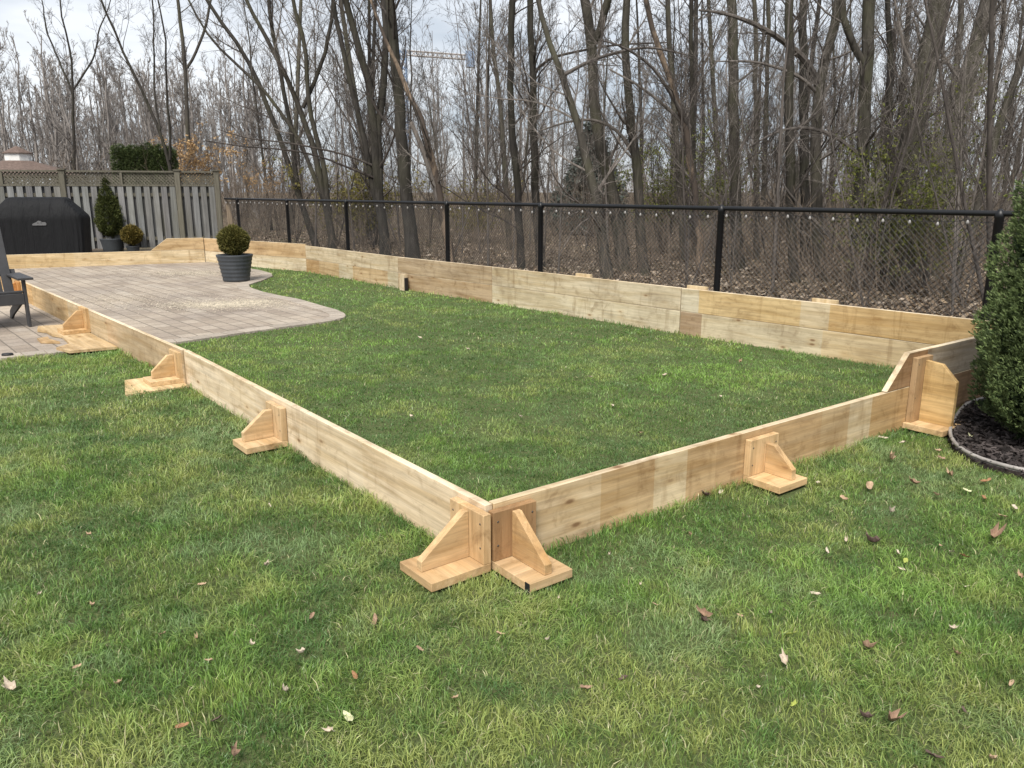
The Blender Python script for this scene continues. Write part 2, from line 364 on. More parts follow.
ring = np.stack([lo_ - off, lo_ + off, q0 + off, q0 - off], 1).reshape(-1, 3); i = np.arange(59)[:, None] * 4; j = np.arange(4)[None]; F = np.stack([i + j, i + (j + 1) % 4, i + 4 + (j + 1) % 4, i + 4 + j], -1).reshape(-1, 4)
mb.add(ring, [F]); mb.build('edging_strip', [M_EDGING], te)
tag(te, 'grey plastic garden edging curving around the mulch under the cedar', 'garden edging')

# ------------------------------------------------------------------ rink boards
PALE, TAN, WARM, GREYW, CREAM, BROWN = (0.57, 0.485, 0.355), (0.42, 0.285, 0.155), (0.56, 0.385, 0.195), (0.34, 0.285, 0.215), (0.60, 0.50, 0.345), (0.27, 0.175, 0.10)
TH = 0.038
def wall_frame(p, q):
    d_ = np.array(q) - np.array(p); return math.atan2(d_[1], d_[0]), float(np.linalg.norm(d_))
def board_thing(name, p, q, planks, label, group='boards of the backyard rink', side=1, gap=0.004):
    """planks: list of (outline XZ or (z0,z1), tint, segs); thickness towards local +Y (side=1) or -Y"""
    a, Ln = wall_frame(p, q); r = empty(name, (p[0], p[1], 0), a); tag(r, label, 'rink board', group)
    for pl, tint, segs in planks:
        poly = [(gap, pl[0]), (Ln - gap, pl[0]), (Ln - gap, pl[1]), (gap, pl[1])] if isinstance(pl[0], (int, float)) else pl
        y0, y1 = (0.0, TH) if side > 0 else (-TH, 0.0)
        wood_part('plank', bm_prism(poly, y0, y1, 0.002), M_WX, tint, r, segs=segs, edge=(0.66, 0.56, 0.41))
    return r, a, Ln
HB = 0.30
dR = (B - A) / np.linalg.norm(B - A); LR = float(np.linalg.norm(B - A))
# left side: walking from A away, the outside is to the left; wall thickness to the inside
dL = (SEAM - A) / np.linalg.norm(SEAM - A)
board_thing('rink_board', A + dL * 0.0, SEAM, [((-0.01, HB), PALE, [(1.1, (0.66, 0.535, 0.375)), (2.5, (0.67, 0.555, 0.40)), (9, (0.69, 0.575, 0.42))])], 'long pale front left board between the near corner and the first seam', side=-1)
dL2 = (D - SEAM) / np.linalg.norm(D - SEAM); E2 = SEAM + dL2 * 6.1
board_thing('rink_board', SEAM + np.array([-0.012, 0.0]), E2, [((-0.01, HB), (0.50, 0.37, 0.22), [(2.3, (0.46, 0.35, 0.225)), (4.0, (0.47, 0.38, 0.25)), (9, (0.52, 0.38, 0.21))])], 'left side board running along the paved patio to the grey chair', side=-1)
board_thing('rink_board', E2, D, [((-0.01, HB), WARM, None)], 'last left side board beyond the grey patio chair', side=-1)
# right side lower board with its darker stained stretches, raised end with a sloping cut
segR = [(0.62, (0.64, 0.50, 0.325)), (0.98, (0.56, 0.40, 0.225)), (1.22, (0.66, 0.53, 0.345)), (1.45, (0.54, 0.38, 0.21)), (1.78, (0.48, 0.33, 0.18)), (2.42, (0.50, 0.345, 0.19)), (2.72, (0.52, 0.38, 0.22)), (2.98, (0.60, 0.49, 0.33)), (9, (0.50, 0.345, 0.18))]
segR = [(x, c) for x, c in segR]
board_thing('rink_board', A + dR * TH, A + dR * 3.55, [((-0.01, HB), TAN, segR)], 'front right board patched with tan and pale squares from the near corner', side=1)
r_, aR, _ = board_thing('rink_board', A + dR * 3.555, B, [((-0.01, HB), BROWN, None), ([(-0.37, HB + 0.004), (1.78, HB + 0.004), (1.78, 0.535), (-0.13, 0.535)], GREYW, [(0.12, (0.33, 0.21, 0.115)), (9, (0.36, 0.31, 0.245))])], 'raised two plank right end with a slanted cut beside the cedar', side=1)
# back sections, two planks high; walking from B to C the inside of the rink is to the left
hb0, hb1 = 0.262, 0.522
def back(p, q, lo_t, up_t, label, segl=None, segu=None, h1=hb1):
    return board_thing('rink_board', p, q, [((-0.01, hb0), lo_t, segl), ((hb0 + 0.004, h1), up_t, segu)], label, side=-1)
back(B + (B - P680) / np.linalg.norm(B - P680) * 0.25, P680, (0.56, 0.47, 0.33), (0.54, 0.375, 0.185), 'back board nearest the cedar with warm yellow top plank', [(2.0, (0.55, 0.435, 0.27)), (3.40, (0.54, 0.46, 0.32)), (9, (0.35, 0.255, 0.165))], [(1.95, (0.53, 0.37, 0.185)), (2.25, (0.56, 0.46, 0.31)), (3.45, (0.55, 0.41, 0.22)), (9, (0.54, 0.48, 0.36))])
back(P680 + np.array([0.0, 0.012]), P495, (0.57, 0.50, 0.36), (0.53, 0.455, 0.325), 'long pale cream middle section of the back boards')
back(P495 + np.array([0.0, 0.006]), P400, (0.42, 0.315, 0.20), (0.40, 0.31, 0.205), 'darkest brown weathered section of the back boards')
back(P400, P310, (0.50, 0.39, 0.25), (0.54, 0.455, 0.32), 'back board section with orange stains low on its pale planks', [(0.35, (0.52, 0.46, 0.33)), (1.6, (0.51, 0.385, 0.235)), (2.15, (0.54, 0.47, 0.34)), (3.0, (0.50, 0.37, 0.215)), (9, (0.47, 0.32, 0.165))])
back(P310 + np.array([0.0, 0.01]), C_, (0.58, 0.50, 0.36), (0.47, 0.34, 0.195), 'far back section behind the potted round bush', h1=0.55)
# far end board with the sloped raised corner
aF, LF = wall_frame(C_, D)
r_, _, _ = board_thing('rink_board', C_ + np.array([0.0, 0.0]), D, [((-0.01, HB), (0.60, 0.49, 0.315), [(0.9, (0.58, 0.48, 0.32)), (2.6, (0.61, 0.49, 0.31)), (9, (0.60, 0.47, 0.28))]), ([(0.004, HB + 0.004), (1.10, HB + 0.004), (0.76, 0.56), (0.004, 0.56)], (0.49, 0.36, 0.205), None)], 'pale far end board with a sloping raised corner, below the wooden fence', side=1)

# ------------------------------------------------------------------ brackets: base plate, upright, gusset
BT = (0.58, 0.405, 0.225)
M_SCREW = simple('screw_steel', (0.06, 0.055, 0.05), 0.45, 0.2, 30, 0.5)
def bracket(name, p, d_, nrm_, label, h=0.27, w=0.24, depth=0.29, prof=None, tint=BT, gx=0.0, group='plywood and lumber brackets holding the boards', plate_t=0.038, upw=None, tints=None, screws=True):
    """p: point on the outer face (ground); nrm_: outward direction; local X along the wall, +Y outward"""
    ang = math.atan2(nrm_[1], nrm_[0]) - math.pi / 2
    r = empty(name, (p[0], p[1], 0), ang); tag(r, label, 'bracket', group)
    tb, tu, tg = tints or (tint, tint, tint)
    z0 = 0.018; z1 = z0 + plate_t; uw = upw or w
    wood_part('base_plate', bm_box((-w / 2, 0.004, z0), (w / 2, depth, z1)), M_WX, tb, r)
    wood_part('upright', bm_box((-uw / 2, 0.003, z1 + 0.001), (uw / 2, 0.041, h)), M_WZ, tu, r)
    prof = prof or [(0.042, z1), (depth - 0.02, z1), (depth - 0.02, z1 + 0.045), (0.062, h - 0.012), (0.042, h - 0.012)]
    prof = [(y, max(z, z1 + 0.001)) for y, z in prof]
    bm = bm_prism(prof, gx - 0.019, gx + 0.019)
    bm.transform(Matrix(((0, 1, 0, 0), (1, 0, 0, 0), (0, 0, 1, 0), (0, 0, 0, 1)))); bmesh.ops.reverse_faces(bm, faces=bm.faces)
    wood_part('gusset', bm, M_WY, tg, r)
    if screws:
        for sx_ in (-0.4, 0.4):
            for sz_ in (h - 0.045, h * 0.45):
                mb = MB(); mb.lathe([(0.0005, 0.0), (0.0045, 0.0), (0.0052, 0.0012), (0.0005, 0.0016)], 8, 0, False)
                o = mb.build('screw', [M_SCREW], r, True); o.location = (sx_ * uw, 0.0405, sz_); o.rotation_euler = (-math.pi / 2, 0, 0)
    return r
nL = np.array([-dL[1], dL[0]]); nL = nL if nL[1] < 0 else -nL       # outward, towards the camera's left
nL2 = np.array([-dL2[1], dL2[0]]); nL2 = nL2 if nL2[1] < 0 else -nL2
nR = np.array([dR[1], -dR[0]])
CUT = lambda h, dpt, fl=0.06: [(0.042, 0.0), (dpt, 0.0), (dpt, 0.115), (0.042 + fl, h), (0.042, h)]
bracket('board_bracket', A + dL * 0.085, dL, nL, 'near corner bracket with triangular brace on the left board', h=0.278, w=0.25, depth=0.30, tint=(0.56, 0.39, 0.215))
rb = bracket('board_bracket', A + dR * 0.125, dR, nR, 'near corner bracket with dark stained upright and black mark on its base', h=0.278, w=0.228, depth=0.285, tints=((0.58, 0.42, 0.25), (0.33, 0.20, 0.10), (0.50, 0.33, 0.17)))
mb = MB(); mb.box((0.113, 0.258, 0.016), (0.116, 0.2862, 0.0575)); M_BLACK = simple('black_plastic', (0.015, 0.015, 0.017), 0.5, 0.2, 20, 0.4)
mb.build('black_mark', [M_BLACK], rb)
bracket('board_bracket', A + dL * 2.22, dL, nL, 'single bracket halfway along the front left board on the grass', h=0.268, w=0.24, depth=0.27, prof=CUT(0.235, 0.235, 0.045), tint=(0.55, 0.40, 0.235), gx=0.03)
def sheet_thing(name, p, nrm_, poly, z0, z1, tint, label, group='plywood pieces under the brackets'):
    ang = math.atan2(nrm_[1], nrm_[0]) - math.pi / 2; r = empty(name, (p[0], p[1], 0), ang)
    bm = bmesh.new(); vs = [bm.verts.new((x, y, z0)) for x, y in poly]; f = bm.faces.new(vs)
    e = bmesh.ops.extrude_face_region(bm, geom=[f]); bmesh.ops.translate(bm, verts=[q for q in e['geom'] if isinstance(q, bmesh.types.BMVert)], vec=(0, 0, z1 - z0)); bmesh.ops.recalc_face_normals(bm, faces=bm.faces)
    bm.transform(Matrix.Translation((0, 0, 0)))
    o = wood_part(name, bm, M_WX, tint); bpy.data.objects.remove(r); o.location = (p[0], p[1], 0); o.rotation_euler = (0, 0, ang)
    tag(o, label, 'plywood piece', group); return o
b3 = A + dL * 4.40
sheet_thing('plywood_sheet', b3, nL, [(-0.27, 0.01), (0.27, 0.01), (0.28, 0.38), (-0.27, 0.50)], 0.002, 0.017, (0.60, 0.46, 0.27), 'thin plywood sheet under the bracket at the first seam')
bracket('board_bracket', b3, dL, nL, 'bracket at the first seam of the left boards on a plywood sheet', h=0.272, w=0.25, depth=0.27, prof=CUT(0.24, 0.225, 0.05), tint=(0.58, 0.42, 0.24), gx=0.01)
b4 = SEAM + dL2 * 3.15
sheet_thing('plywood_sheet', b4, nL2, [(-1.22, 0.02), (0.66, 0.02), (0.74, 0.36), (0.46, 0.42), (0.30, 0.36), (0.02, 0.36), (-0.16, 0.30), (-0.70, 0.34), (-0.86, 0.50), (-1.14, 0.44)], 0.022, 0.048, (0.50, 0.375, 0.22), 'irregular plywood offcut lying under the bracket on the patio')
sheet_thing('plywood_sheet', b4 + nL2 * 0.44 - dL2 * 0.30, nL2, [(-0.20, -0.05), (-0.05, 0.10), (0.18, 0.09), (0.22, -0.02), (0.05, 0.0)], 0.020, 0.044, (0.46, 0.33, 0.19), 'small curved plywood offcut lying loose on the patio pavers')
rb4 = bracket('board_bracket', b4, dL2, nL2, 'bracket standing on the irregular plywood beside the patio', h=0.285, w=0.28, depth=0.28, prof=CUT(0.255, 0.245, 0.05), tint=(0.57, 0.39, 0.205)); rb4.location.z = 0.031
bracket('board_bracket', SEAM + dL2 * 7.0, dL2, nL2, 'orange toned bracket partly hidden behind the grey chair', h=0.28, w=0.24, depth=0.27, tint=(0.52, 0.27, 0.10))
bracket('board_bracket', A + dR * 1.85, dR, nR, 'bracket in the middle of the front right board on the grass', h=0.262, w=0.25, depth=0.24, prof=CUT(0.222, 0.215, 0.05), tint=(0.60, 0.42, 0.23), gx=-0.03)
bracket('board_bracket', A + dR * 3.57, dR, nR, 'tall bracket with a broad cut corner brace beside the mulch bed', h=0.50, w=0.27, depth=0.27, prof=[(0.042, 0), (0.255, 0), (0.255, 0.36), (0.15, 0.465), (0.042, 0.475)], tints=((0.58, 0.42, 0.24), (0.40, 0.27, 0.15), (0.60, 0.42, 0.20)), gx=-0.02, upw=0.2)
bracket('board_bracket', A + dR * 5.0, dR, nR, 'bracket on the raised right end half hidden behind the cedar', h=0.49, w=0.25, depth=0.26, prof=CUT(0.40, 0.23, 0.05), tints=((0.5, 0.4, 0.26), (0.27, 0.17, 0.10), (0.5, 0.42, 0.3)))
for px, Ya, Yb, lab in [(580, P680, P495, 'bracket top showing above the pale middle back boards'), (694, B, P680, 'bracket top at the seam of the pale and warm back boards'), (823, B, P680, 'bracket top showing above the warm back board near the cedar')]:
    r3 = sight(px, 290); dd = (Yb - Ya) / np.linalg.norm(Yb - Ya)
    # where the sight direction meets the wall line
    mdet = np.linalg.solve(np.array([[r3[0], -dd[0]], [r3[1], -dd[1]]]), np.array(Ya)); p = np.array(Ya) + dd * mdet[1]
    nb = np.array([dd[1], -dd[0]]); nb = nb if nb[1] > 0 else -nb
    bracket('board_bracket', p + nb * (TH + 0.004), dd, nb, lab, h=0.556, w=0.26, depth=0.30, tint=(0.56, 0.45, 0.29), screws=False)
# stake standing against the inside of the back boards
st = on_ground(407, 290); ds = (P400 - P495) / np.linalg.norm(P400 - P495); rt = empty('wooden_stake', (st[0], st[1] - 0.02, 0), math.atan2(ds[1], ds[0]))
wood_part('block', bm_prism([(-0.06, 0.0), (0.06, 0.0), (0.06, 0.20), (0.02, 0.27), (-0.06, 0.27)], 0.02, 0.10), M_WZ, (0.58, 0.48, 0.34), rt)
mb = MB(); mb.box((-0.083, 0.03, 0.0), (-0.062, 0.085, 0.21)); mb.build('black_edge', [M_BLACK], rt)
tag(rt, 'short wooden stake with a black edge inside the dark back boards', 'stake')

# ------------------------------------------------------------------ chain-link fence with string lights
FP = [(6.55, 5.20), (4.55, 7.53), (2.55, 9.84), (0.44, 12.30), (-1.14, 14.20), (-3.46, 16.90), (-5.29, 19.05), (-7.25, 21.40)]
FP = [np.array(p) for p in FP]; FEND = np.array((-7.80, 22.02)); FH = 1.375
M_FBLK = simple('fence_black', (0.006, 0.0065, 0.008), 0.42, 0.2, 6, 0.4); M_WIRE = simple('fence_wire', (0.010, 0.010, 0.011), 0.5, 0.2, 6, 0.4)
fo = empty('chain_link_fence', (FP[3][0], FP[3][1], 0)); tag(fo, 'long black chain-link fence between the yard and the woods', 'fence')
f0 = np.array([FP[3][0], FP[3][1], 0.0])
for p in FP:
    mb = MB(); c = (p[0] - f0[0], p[1] - f0[1], 0)
    mb.lathe([(0.041, -0.03), (0.041, FH - 0.045), (0.045, FH - 0.04), (0.045, FH + 0.0), (0.02, FH + 0.035), (0.004, FH + 0.045)], 14, 0, True, c); mb.build('post', [M_FBLK], fo, True)
allp = FP + [FEND]
mb = MB()
for p, q in zip(allp[:-1], allp[1:]):
    P = np.array([[*p, FH], [*q, FH]]) - f0; mb.tubes(P[None], np.full((1, 2), 0.027), 12)
mb.build('top_rail', [M_FBLK], fo, True)
mb = MB(); a0, a1 = allp[0], allp[-1]; tot = np.linalg.norm(a1 - a0); seglen = np.concatenate([[0], np.cumsum([np.linalg.norm(q - p) for p, q in zip(allp[:-1], allp[1:])])])
ax = np.array([p[0] for p in allp]); ay = np.array([p[1] for p in allp])
pitch = 0.06; hh = FH - 0.05
Ws = []
for sgn in (1, -1):
    s = np.arange(-hh, seglen[-1] + hh, pitch); sa, sb = s, s + sgn * hh
    za, zb = np.full(len(s), 0.02), np.full(len(s), 0.02 + hh)
    for lim in (0.0, seglen[-1]): pass
    ok = (np.minimum(sa, sb) >= 0) & (np.maximum(sa, sb) <= seglen[-1])
    sa, sb, za, zb = sa[ok], sb[ok], za[ok], zb[ok]
    tt = np.linspace(0, 1, 3)[None]; sp = sa[:, None] + (sb - sa)[:, None] * tt
    Ws.append(np.stack([np.interp(sp, seglen, ax), np.interp(sp, seglen, ay), za[:, None] + (zb - za)[:, None] * tt + sgn * 0.0], -1))
P = np.concatenate(Ws) - f0; mb.tubes(P, np.full(P.shape[:2], 0.0025), 4)
mb.build('wire_mesh', [M_WIRE], fo)
# string lights hung just under the rail
so = empty('string_lights', (FP[3][0], FP[3][1], 0)); tag(so, 'string of small pale bulbs hanging under the black fence rail', 'string lights')
sv = np.arange(1.2, seglen[-1] - 0.1, 0.27); rs = np.random.default_rng(3)
bx, by = np.interp(sv, seglen, ax) + 0.0, np.interp(sv, seglen, ay) - 0.035
M_BULB = simple('bulb_plastic', (0.27, 0.26, 0.25), 0.35, 0.1, 5, 0.5)
cord = []
for k in range(len(sv)):
    z = FH - 0.085 + rs.uniform(-0.02, 0.02); cord.append((bx[k], by[k], z))
    mb = MB(); mb.lathe([(0.004, 0.012), (0.009, 0.006), (0.014, -0.009), (0.015, -0.018), (0.009, -0.028), (0.002, -0.032)], 10, 0, True, (bx[k] - f0[0], by[k] - f0[1], z)); mb.build('bulb', [M_BULB], so, True)
cord = np.array(cord); cc = []
for p, q in zip(cord[:-1], cord[1:]): cc += [p, (p + q) / 2 - np.array([0, 0, 0.012])]
cc.append(cord[-1]); cc = np.array(cc) + [0, 0, 0.014] - f0; mb = MB(); mb.tubes(cc[None], np.full((1, len(cc)), 0.003), 5); mb.build('cord', [M_FBLK], so)

# ------------------------------------------------------------------ weathered wooden fence with lattice top
m, t, b, o = material('weathered_wood'); g = G(t); v = g.n('ShaderNodeTexCoord').outputs['Object']
gr = g.noise(g.mapping(v, (30, 30, 1.4)), 1, 5, 0.65, 0.4); bl = g.noise(g.mapping(v, (2.2, 2.2, 0.8)), 1, 4)
c = g.mix(1, g.attr('tint'), g.ramp(gr, [(0.3, 0.62), (0.65, 1.2)]), 'MULTIPLY'); c = g.mix(g.ramp(bl, [(0.5, 0), (0.72, 0.5)]), c, (0.12, 0.115, 0.085))
t.links.new(c, b.inputs['Base Color']); b.inputs['Roughness'].default_value = 0.9; M_OLD = m
W0 = np.array((-8.0, 22.1)); W1 = np.array((-17.6, 18.96)); wd = (W1 - W0) / np.linalg.norm(W1 - W0); wl = float(np.linalg.norm(W1 - W0))
wf = empty('wooden_fence', (*W0, 0), math.atan2(wd[1], wd[0])); tag(wf, 'weathered grey wooden fence with lattice top behind the covered grill', 'fence')
# local X runs from the right end to the left; the yard is on local +Y
PX = [0.0, 0.98, 3.72, 6.45, 9.2]; rs = np.random.default_rng(8)
GREY, MOSS = np.array([0.165, 0.167, 0.168]), np.array([0.115, 0.107, 0.084])
for x in PX:
    mb = MB(); k_ = MOSS * rs.uniform(0.9, 1.15)
    mb.box((x - 0.07, -0.06, -0.02), (x + 0.07, 0.08, 2.10), 0, None, k_); mb.box((x - 0.09, -0.085, 2.10), (x + 0.09, 0.105, 2.135), 0, None, k_ * 0.9)
    mb.box((x - 0.055, 0.08, 0.2), (x + 0.055, 0.10, 2.0), 0, None, k_ * 1.15)
    mb.build('post', [M_OLD], wf)
for xa, xb in zip(PX[:-1], PX[1:]):
    mb = MB(); x = xa + 0.08; k = 0
    pan = MB()
    while x < xb - 0.09:
        wv = min(0.14, xb - 0.075 - x); tone_ = GREY * rs.uniform(0.75, 1.25) * (1, rs.uniform(0.97, 1.02), rs.uniform(0.92, 1.03))
        if k % 2 == 0: pan.box((x, 0.032, 0.10), (x + wv, 0.052, 1.70), 0, None, tone_ * 1.1)
        else: pan.box((x - 0.03, -0.05, 0.10), (x + wv + 0.03, -0.03, 1.70), 0, None, tone_ * 0.85)
        x += 0.12 if k % 2 == 0 else 0.09; k += 1
    pan.build('picket_panel', [M_OLD], wf)
    for z0, z1 in ((0.30, 0.39), (1.44, 1.53)):
        mb = MB(); mb.box((xa + 0.072, -0.028, z0), (xb - 0.072, 0.030, z1), 0, None, MOSS * 0.85); mb.build('rail', [M_OLD], wf)
    mb = MB(); mb.box((xa + 0.072, -0.05, 1.703), (xb - 0.072, 0.062, 1.745), 0, None, MOSS * 1.05); mb.build('rail', [M_OLD], wf)
    mb = MB(); mb.box((xa + 0.072, -0.05, 2.055), (xb - 0.072, 0.062, 2.098), 0, None, MOSS * 1.05); mb.build('rail', [M_OLD], wf)
    mb = MB()
    for sg, yy in ((1, 0.004), (-1, -0.008)):
        for s in np.arange(xa - 0.31, xb + 0.31, 0.085):
            lo_x, hi_x = s, s + sg * 0.31; zlo, zhi = 1.745, 2.055
            xs = [lo_x, hi_x]; zs = [zlo, zhi]
            # clip to the bay
            def clip(xv):
                f = (xv - lo_x) / (hi_x - lo_x); return zlo + (zhi - zlo) * f
            L0, L1 = xa + 0.075, xb - 0.075
            if min(xs) >= L1 or max(xs) <= L0: continue
            if xs[0] < L0: zs[0] = clip(L0); xs[0] = L0
            if xs[0] > L1: zs[0] = clip(L1); xs[0] = L1
            if xs[1] < L0: zs[1] = clip(L0); xs[1] = L0
            if xs[1] > L1: zs[1] = clip(L1); xs[1] = L1
            d_ = np.array([xs[1] - xs[0], zs[1] - zs[0]]); l_ = np.linalg.norm(d_)
            if l_ < 0.05: continue
            pn = np.array([-d_[1], d_[0]]) / l_ * 0.016
            p, q = np.array([xs[0], zs[0]]), np.array([xs[1], zs[1]])
            cs = [p - pn, q - pn, q + pn, p + pn]
            V = [(c_[0], yy, c_[1]) for c_ in cs] + [(c_[0], yy + 0.010, c_[1]) for c_ in cs]
            mb.add(V, [[[0, 1, 2, 3], [7, 6, 5, 4], [0, 4, 5, 1], [1, 5, 6, 2], [2, 6, 7, 3], [3, 7, 4, 0]]], 0, MOSS * rs.uniform(0.85, 1.2))
    if xb - xa > 1.5:
        xm = (xa + xb) / 2; mb.box((xm - 0.03, 0.015, 1.745), (xm + 0.03, 0.055, 2.055), 0, None, MOSS * 1.1)
    mb.build('lattice', [M_OLD], wf)
# short plank post where the two fences meet
mb = MB(); mb.box((-0.06, -0.06, 0), (0.06, 0.06, 1.32), 0, None, (0.21, 0.165, 0.12)); mb.box((-0.07, -0.07, 1.32), (0.07, 0.07, 1.345), 0, None, (0.2, 0.16, 0.12)); o = mb.build('fence_post', [M_OLD]); o.location = (-7.74, 22.12, 0); o.rotation_euler.z = 0.3
tag(o, 'short brown post where the wooden and chain-link fences meet', 'post')

# ------------------------------------------------------------------ gazebo and hedge beyond the wooden fence
gz = empty('gazebo', (-19.25, 32, 0), 0.25); tag(gz, 'brown roofed gazebo with white cupola behind the wooden fence', 'gazebo')
M_SHING = simple('roof_shingle', (0.135, 0.10, 0.085), 0.9, 0.3, 12, 0.1, 0.4); M_WHITE = simple('white_paint', (0.72, 0.72, 0.70), 0.5, 0.08, 4)
def pyramid(z0, r0, z1, r1, n=8, t_=0.06):
    mb = MB(); a = np.arange(n) * 2 * np.pi / n + np.pi / n
    V = np.concatenate([np.column_stack([np.cos(a) * r, np.sin(a) * r, np.full(n, z)]) for r, z in ((r0 - 0.05, z0 - t_), (r0, z0 - t_), (r0, z0), (r1, z1))])
    F = [[k * n + i, k * n + (i + 1) % n, (k + 1) * n + (i + 1) % n, (k + 1) * n + i] for k in range(3) for i in range(n)]
    mb.add(V, [F]); mb.add(V[-n:], [[list(range(n))]]); mb.add(V[:n], [[list(range(n))[::-1]]]); return mb
pyramid(2.16, 2.35, 2.72, 0.55).build('roof', [M_SHING], gz)
cu = pyramid(2.70, 0.45, 2.99, 0.45, 8, 0.0).build('cupola', [M_WHITE], gz); pyramid(3.02, 0.52, 3.27, 0.04, 8, 0.03).build('cupola_roof', [M_SHING], cu)
for k in range(8):
    a = k * math.pi / 4 + math.pi / 8; mb = MB(); mb.box((-0.06, -0.06, 0), (0.06, 0.06, 2.11), 0, Matrix.Translation((math.cos(a) * 2.1, math.sin(a) * 2.1, 0))); mb.build('post', [M_WHITE], gz)

def sprays(mb, pos, outdir, rng, size, n_leaf, col_fn, flat=0.5, aspect=0.30):
    """small scale-leaf fans: every spray a handful of narrow blades"""
    n = len(pos); idx = np.repeat(np.arange(n), n_leaf); m_ = len(idx)
    d0 = outdir[idx] + rng.normal(0, flat, (m_, 3)); d0 /= np.linalg.norm(d0, axis=1, keepdims=True) + 1e-9
    ln = size * rng.uniform(0.5, 1.2, (m_, 1)); sd_ = np.cross(d0, rng.normal(0, 1, (m_, 3))); sd_ /= np.linalg.norm(sd_, axis=1, keepdims=True) + 1e-9
    p = pos[idx] + rng.normal(0, size * 0.25, (m_, 3)); wv = ln * aspect * 0.5
    V = np.stack([p, p + d0 * ln * 0.55 + sd_ * wv, p + d0 * ln, p + d0 * ln * 0.55 - sd_ * wv], 1).reshape(-1, 3)
    col = np.repeat(col_fn(idx, m_), 4, axis=0)
    mb.add(V, [np.arange(m_ * 4).reshape(-1, 4)], 0, col)
def conifer_crown(rng, prof, n, size, n_leaf, base, tip, lump=0.12, up=0.5, shell=0.35):
    """prof: [(z, r)] of the outline; foliage fills an uneven outer shell"""
    z_ = np.array([p[0] for p in prof]); r_ = np.array([p[1] for p in prof])
    zz = np.interp(rng.uniform(0, 1, n), np.concatenate([[0], np.cumsum((r_[1:] + r_[:-1]) / 2 * np.diff(z_))]) / np.sum((r_[1:] + r_[:-1]) / 2 * np.diff(z_)), z_)
    th = rng.uniform(0, 2 * np.pi, n); H_ = z_[-1] - z_[0]
    lump_v = sum(np.sin(th * a + zz / H_ * b_ + c_) for a, b_, c_ in ((5, 17, 0.3), (8, -23, 1.7), (13, 31, 4.1), (3, 9, 2.2))) / 4
    rr = np.interp(zz, z_, r_) * (1 + lump * 2 * lump_v) * (1 - shell * rng.uniform(0, 1, n) ** 2)
    pos = np.column_stack([np.cos(th) * rr, np.sin(th) * rr, zz]); od = np.column_stack([np.cos(th), np.sin(th), np.full(n, up)])
    mb = MB(); clump = rng.uniform(0.75, 1.25, n) * (1 + 0.35 * lump_v)
    def cf(i, m_):
        k = rng.uniform(0, 1, (m_, 1)); return (np.array(base) * (1 - k) + np.array(tip) * k) * clump[i][:, None]
    sprays(mb, pos, od, rng, size, n_leaf, cf, 0.55)
    return mb
rng = np.random.default_rng(21)
hg = empty('cedar_hedge', (-12.25, 27.3, 0)); tag(hg, 'dark green clipped cedar hedge rising above the wooden fence', 'hedge')
mh = MB(); hm = MB()
for k in range(8):
    x = -0.80 + k * 0.235; top = 2.98 + (0.16, 0.02, 0.09, 0.0, 0.22, 0.06, 0.12, 0.0)[k] * 0.6
    mm = conifer_crown(rng, [(0.1, 0.2), (0.6, 0.24), (2.4, 0.23), (top - 0.12, 0.19), (top, 0.05)], 2600, 0.075, 6, (0.036, 0.056, 0.022), (0.095, 0.12, 0.042))
    for V, C__ in zip(mm.V, mm.C): mh.add(V + np.array([x, 0, 0], np.float32), [np.arange(len(V)).reshape(-1, 4)], 0, C__[:, :3])
    hm.lathe([(0.04, 0), (0.03, 1.2), (0.01, top - 0.3)], 6, 0, True, (x, 0, 0))
mh.build('foliage', [M_NEEDLE], hg); hm.build('stems', [M_BARK_D], hg)

# ------------------------------------------------------------------ big cedar at the right
cz = empty('cedar_tree', (3.53, 4.76, 0.03)); tag(cz, 'tall dense green cedar standing in the mulch bed at the right edge', 'tree')
mb = MB(); mb.lathe([(0.075, 0), (0.06, 0.6), (0.035, 1.6), (0.008, 2.6)], 10); mb.build('trunk', [M_BARK], cz, True)
prof = [(0.06, 0.34), (0.2, 0.50), (0.42, 0.58), (0.7, 0.55), (0.95, 0.50), (1.25, 0.45), (1.6, 0.40), (2.1, 0.31), (2.6, 0.16), (2.95, 0.02)]
mc = conifer_crown(rng, prof, 30000, 0.030, 9, (0.044, 0.066, 0.026), (0.155, 0.20, 0.078), 0.14, 1.0, 0.5)
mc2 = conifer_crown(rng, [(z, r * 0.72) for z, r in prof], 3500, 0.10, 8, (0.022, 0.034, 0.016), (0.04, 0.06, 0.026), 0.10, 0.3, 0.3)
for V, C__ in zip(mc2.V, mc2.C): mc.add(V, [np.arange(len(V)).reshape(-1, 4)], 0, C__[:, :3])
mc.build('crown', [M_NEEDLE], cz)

# ------------------------------------------------------------------ pots and their plants
M_POT = simple('pot_slate', (0.048, 0.054, 0.062), 0.5, 0.15, 6, 0.35); M_SOIL = simple('potting_soil', (0.03, 0.022, 0.017), 0.95, 0.4, 40, 0.1, 0.5)
def pot(parent, r0, r1, h, ribs=0):
    pr = [(r0 * 0.97, 0.0), (r0, 0.01)]
    n_ = max(ribs, 1) * 4
    for k in range(1, n_):
        f = k / n_; pr.append((r0 + (r1 - r0) * f + (0.004 if ribs and k % 4 in (1, 2) else -0.003 if ribs else 0), h * (0.02 + 0.88 * f)))
    pr += [(r1 * 1.03, h * 0.92), (r1 * 1.05, h * 0.985), (r1 * 1.03, h), (r1 * 0.95, h), (r1 * 0.93, h * 0.90)]
    mb = MB(); mb.lathe(pr, 32, 0, False); mb.build('pot', [M_POT], parent, True)
    mb = MB(); mb.lathe([(0.001, h * 0.93), (r1 * 0.5, h * 0.93), (r1 * 0.94, h * 0.905)], 24, 0, False); mb.build('soil', [M_SOIL], parent, True)
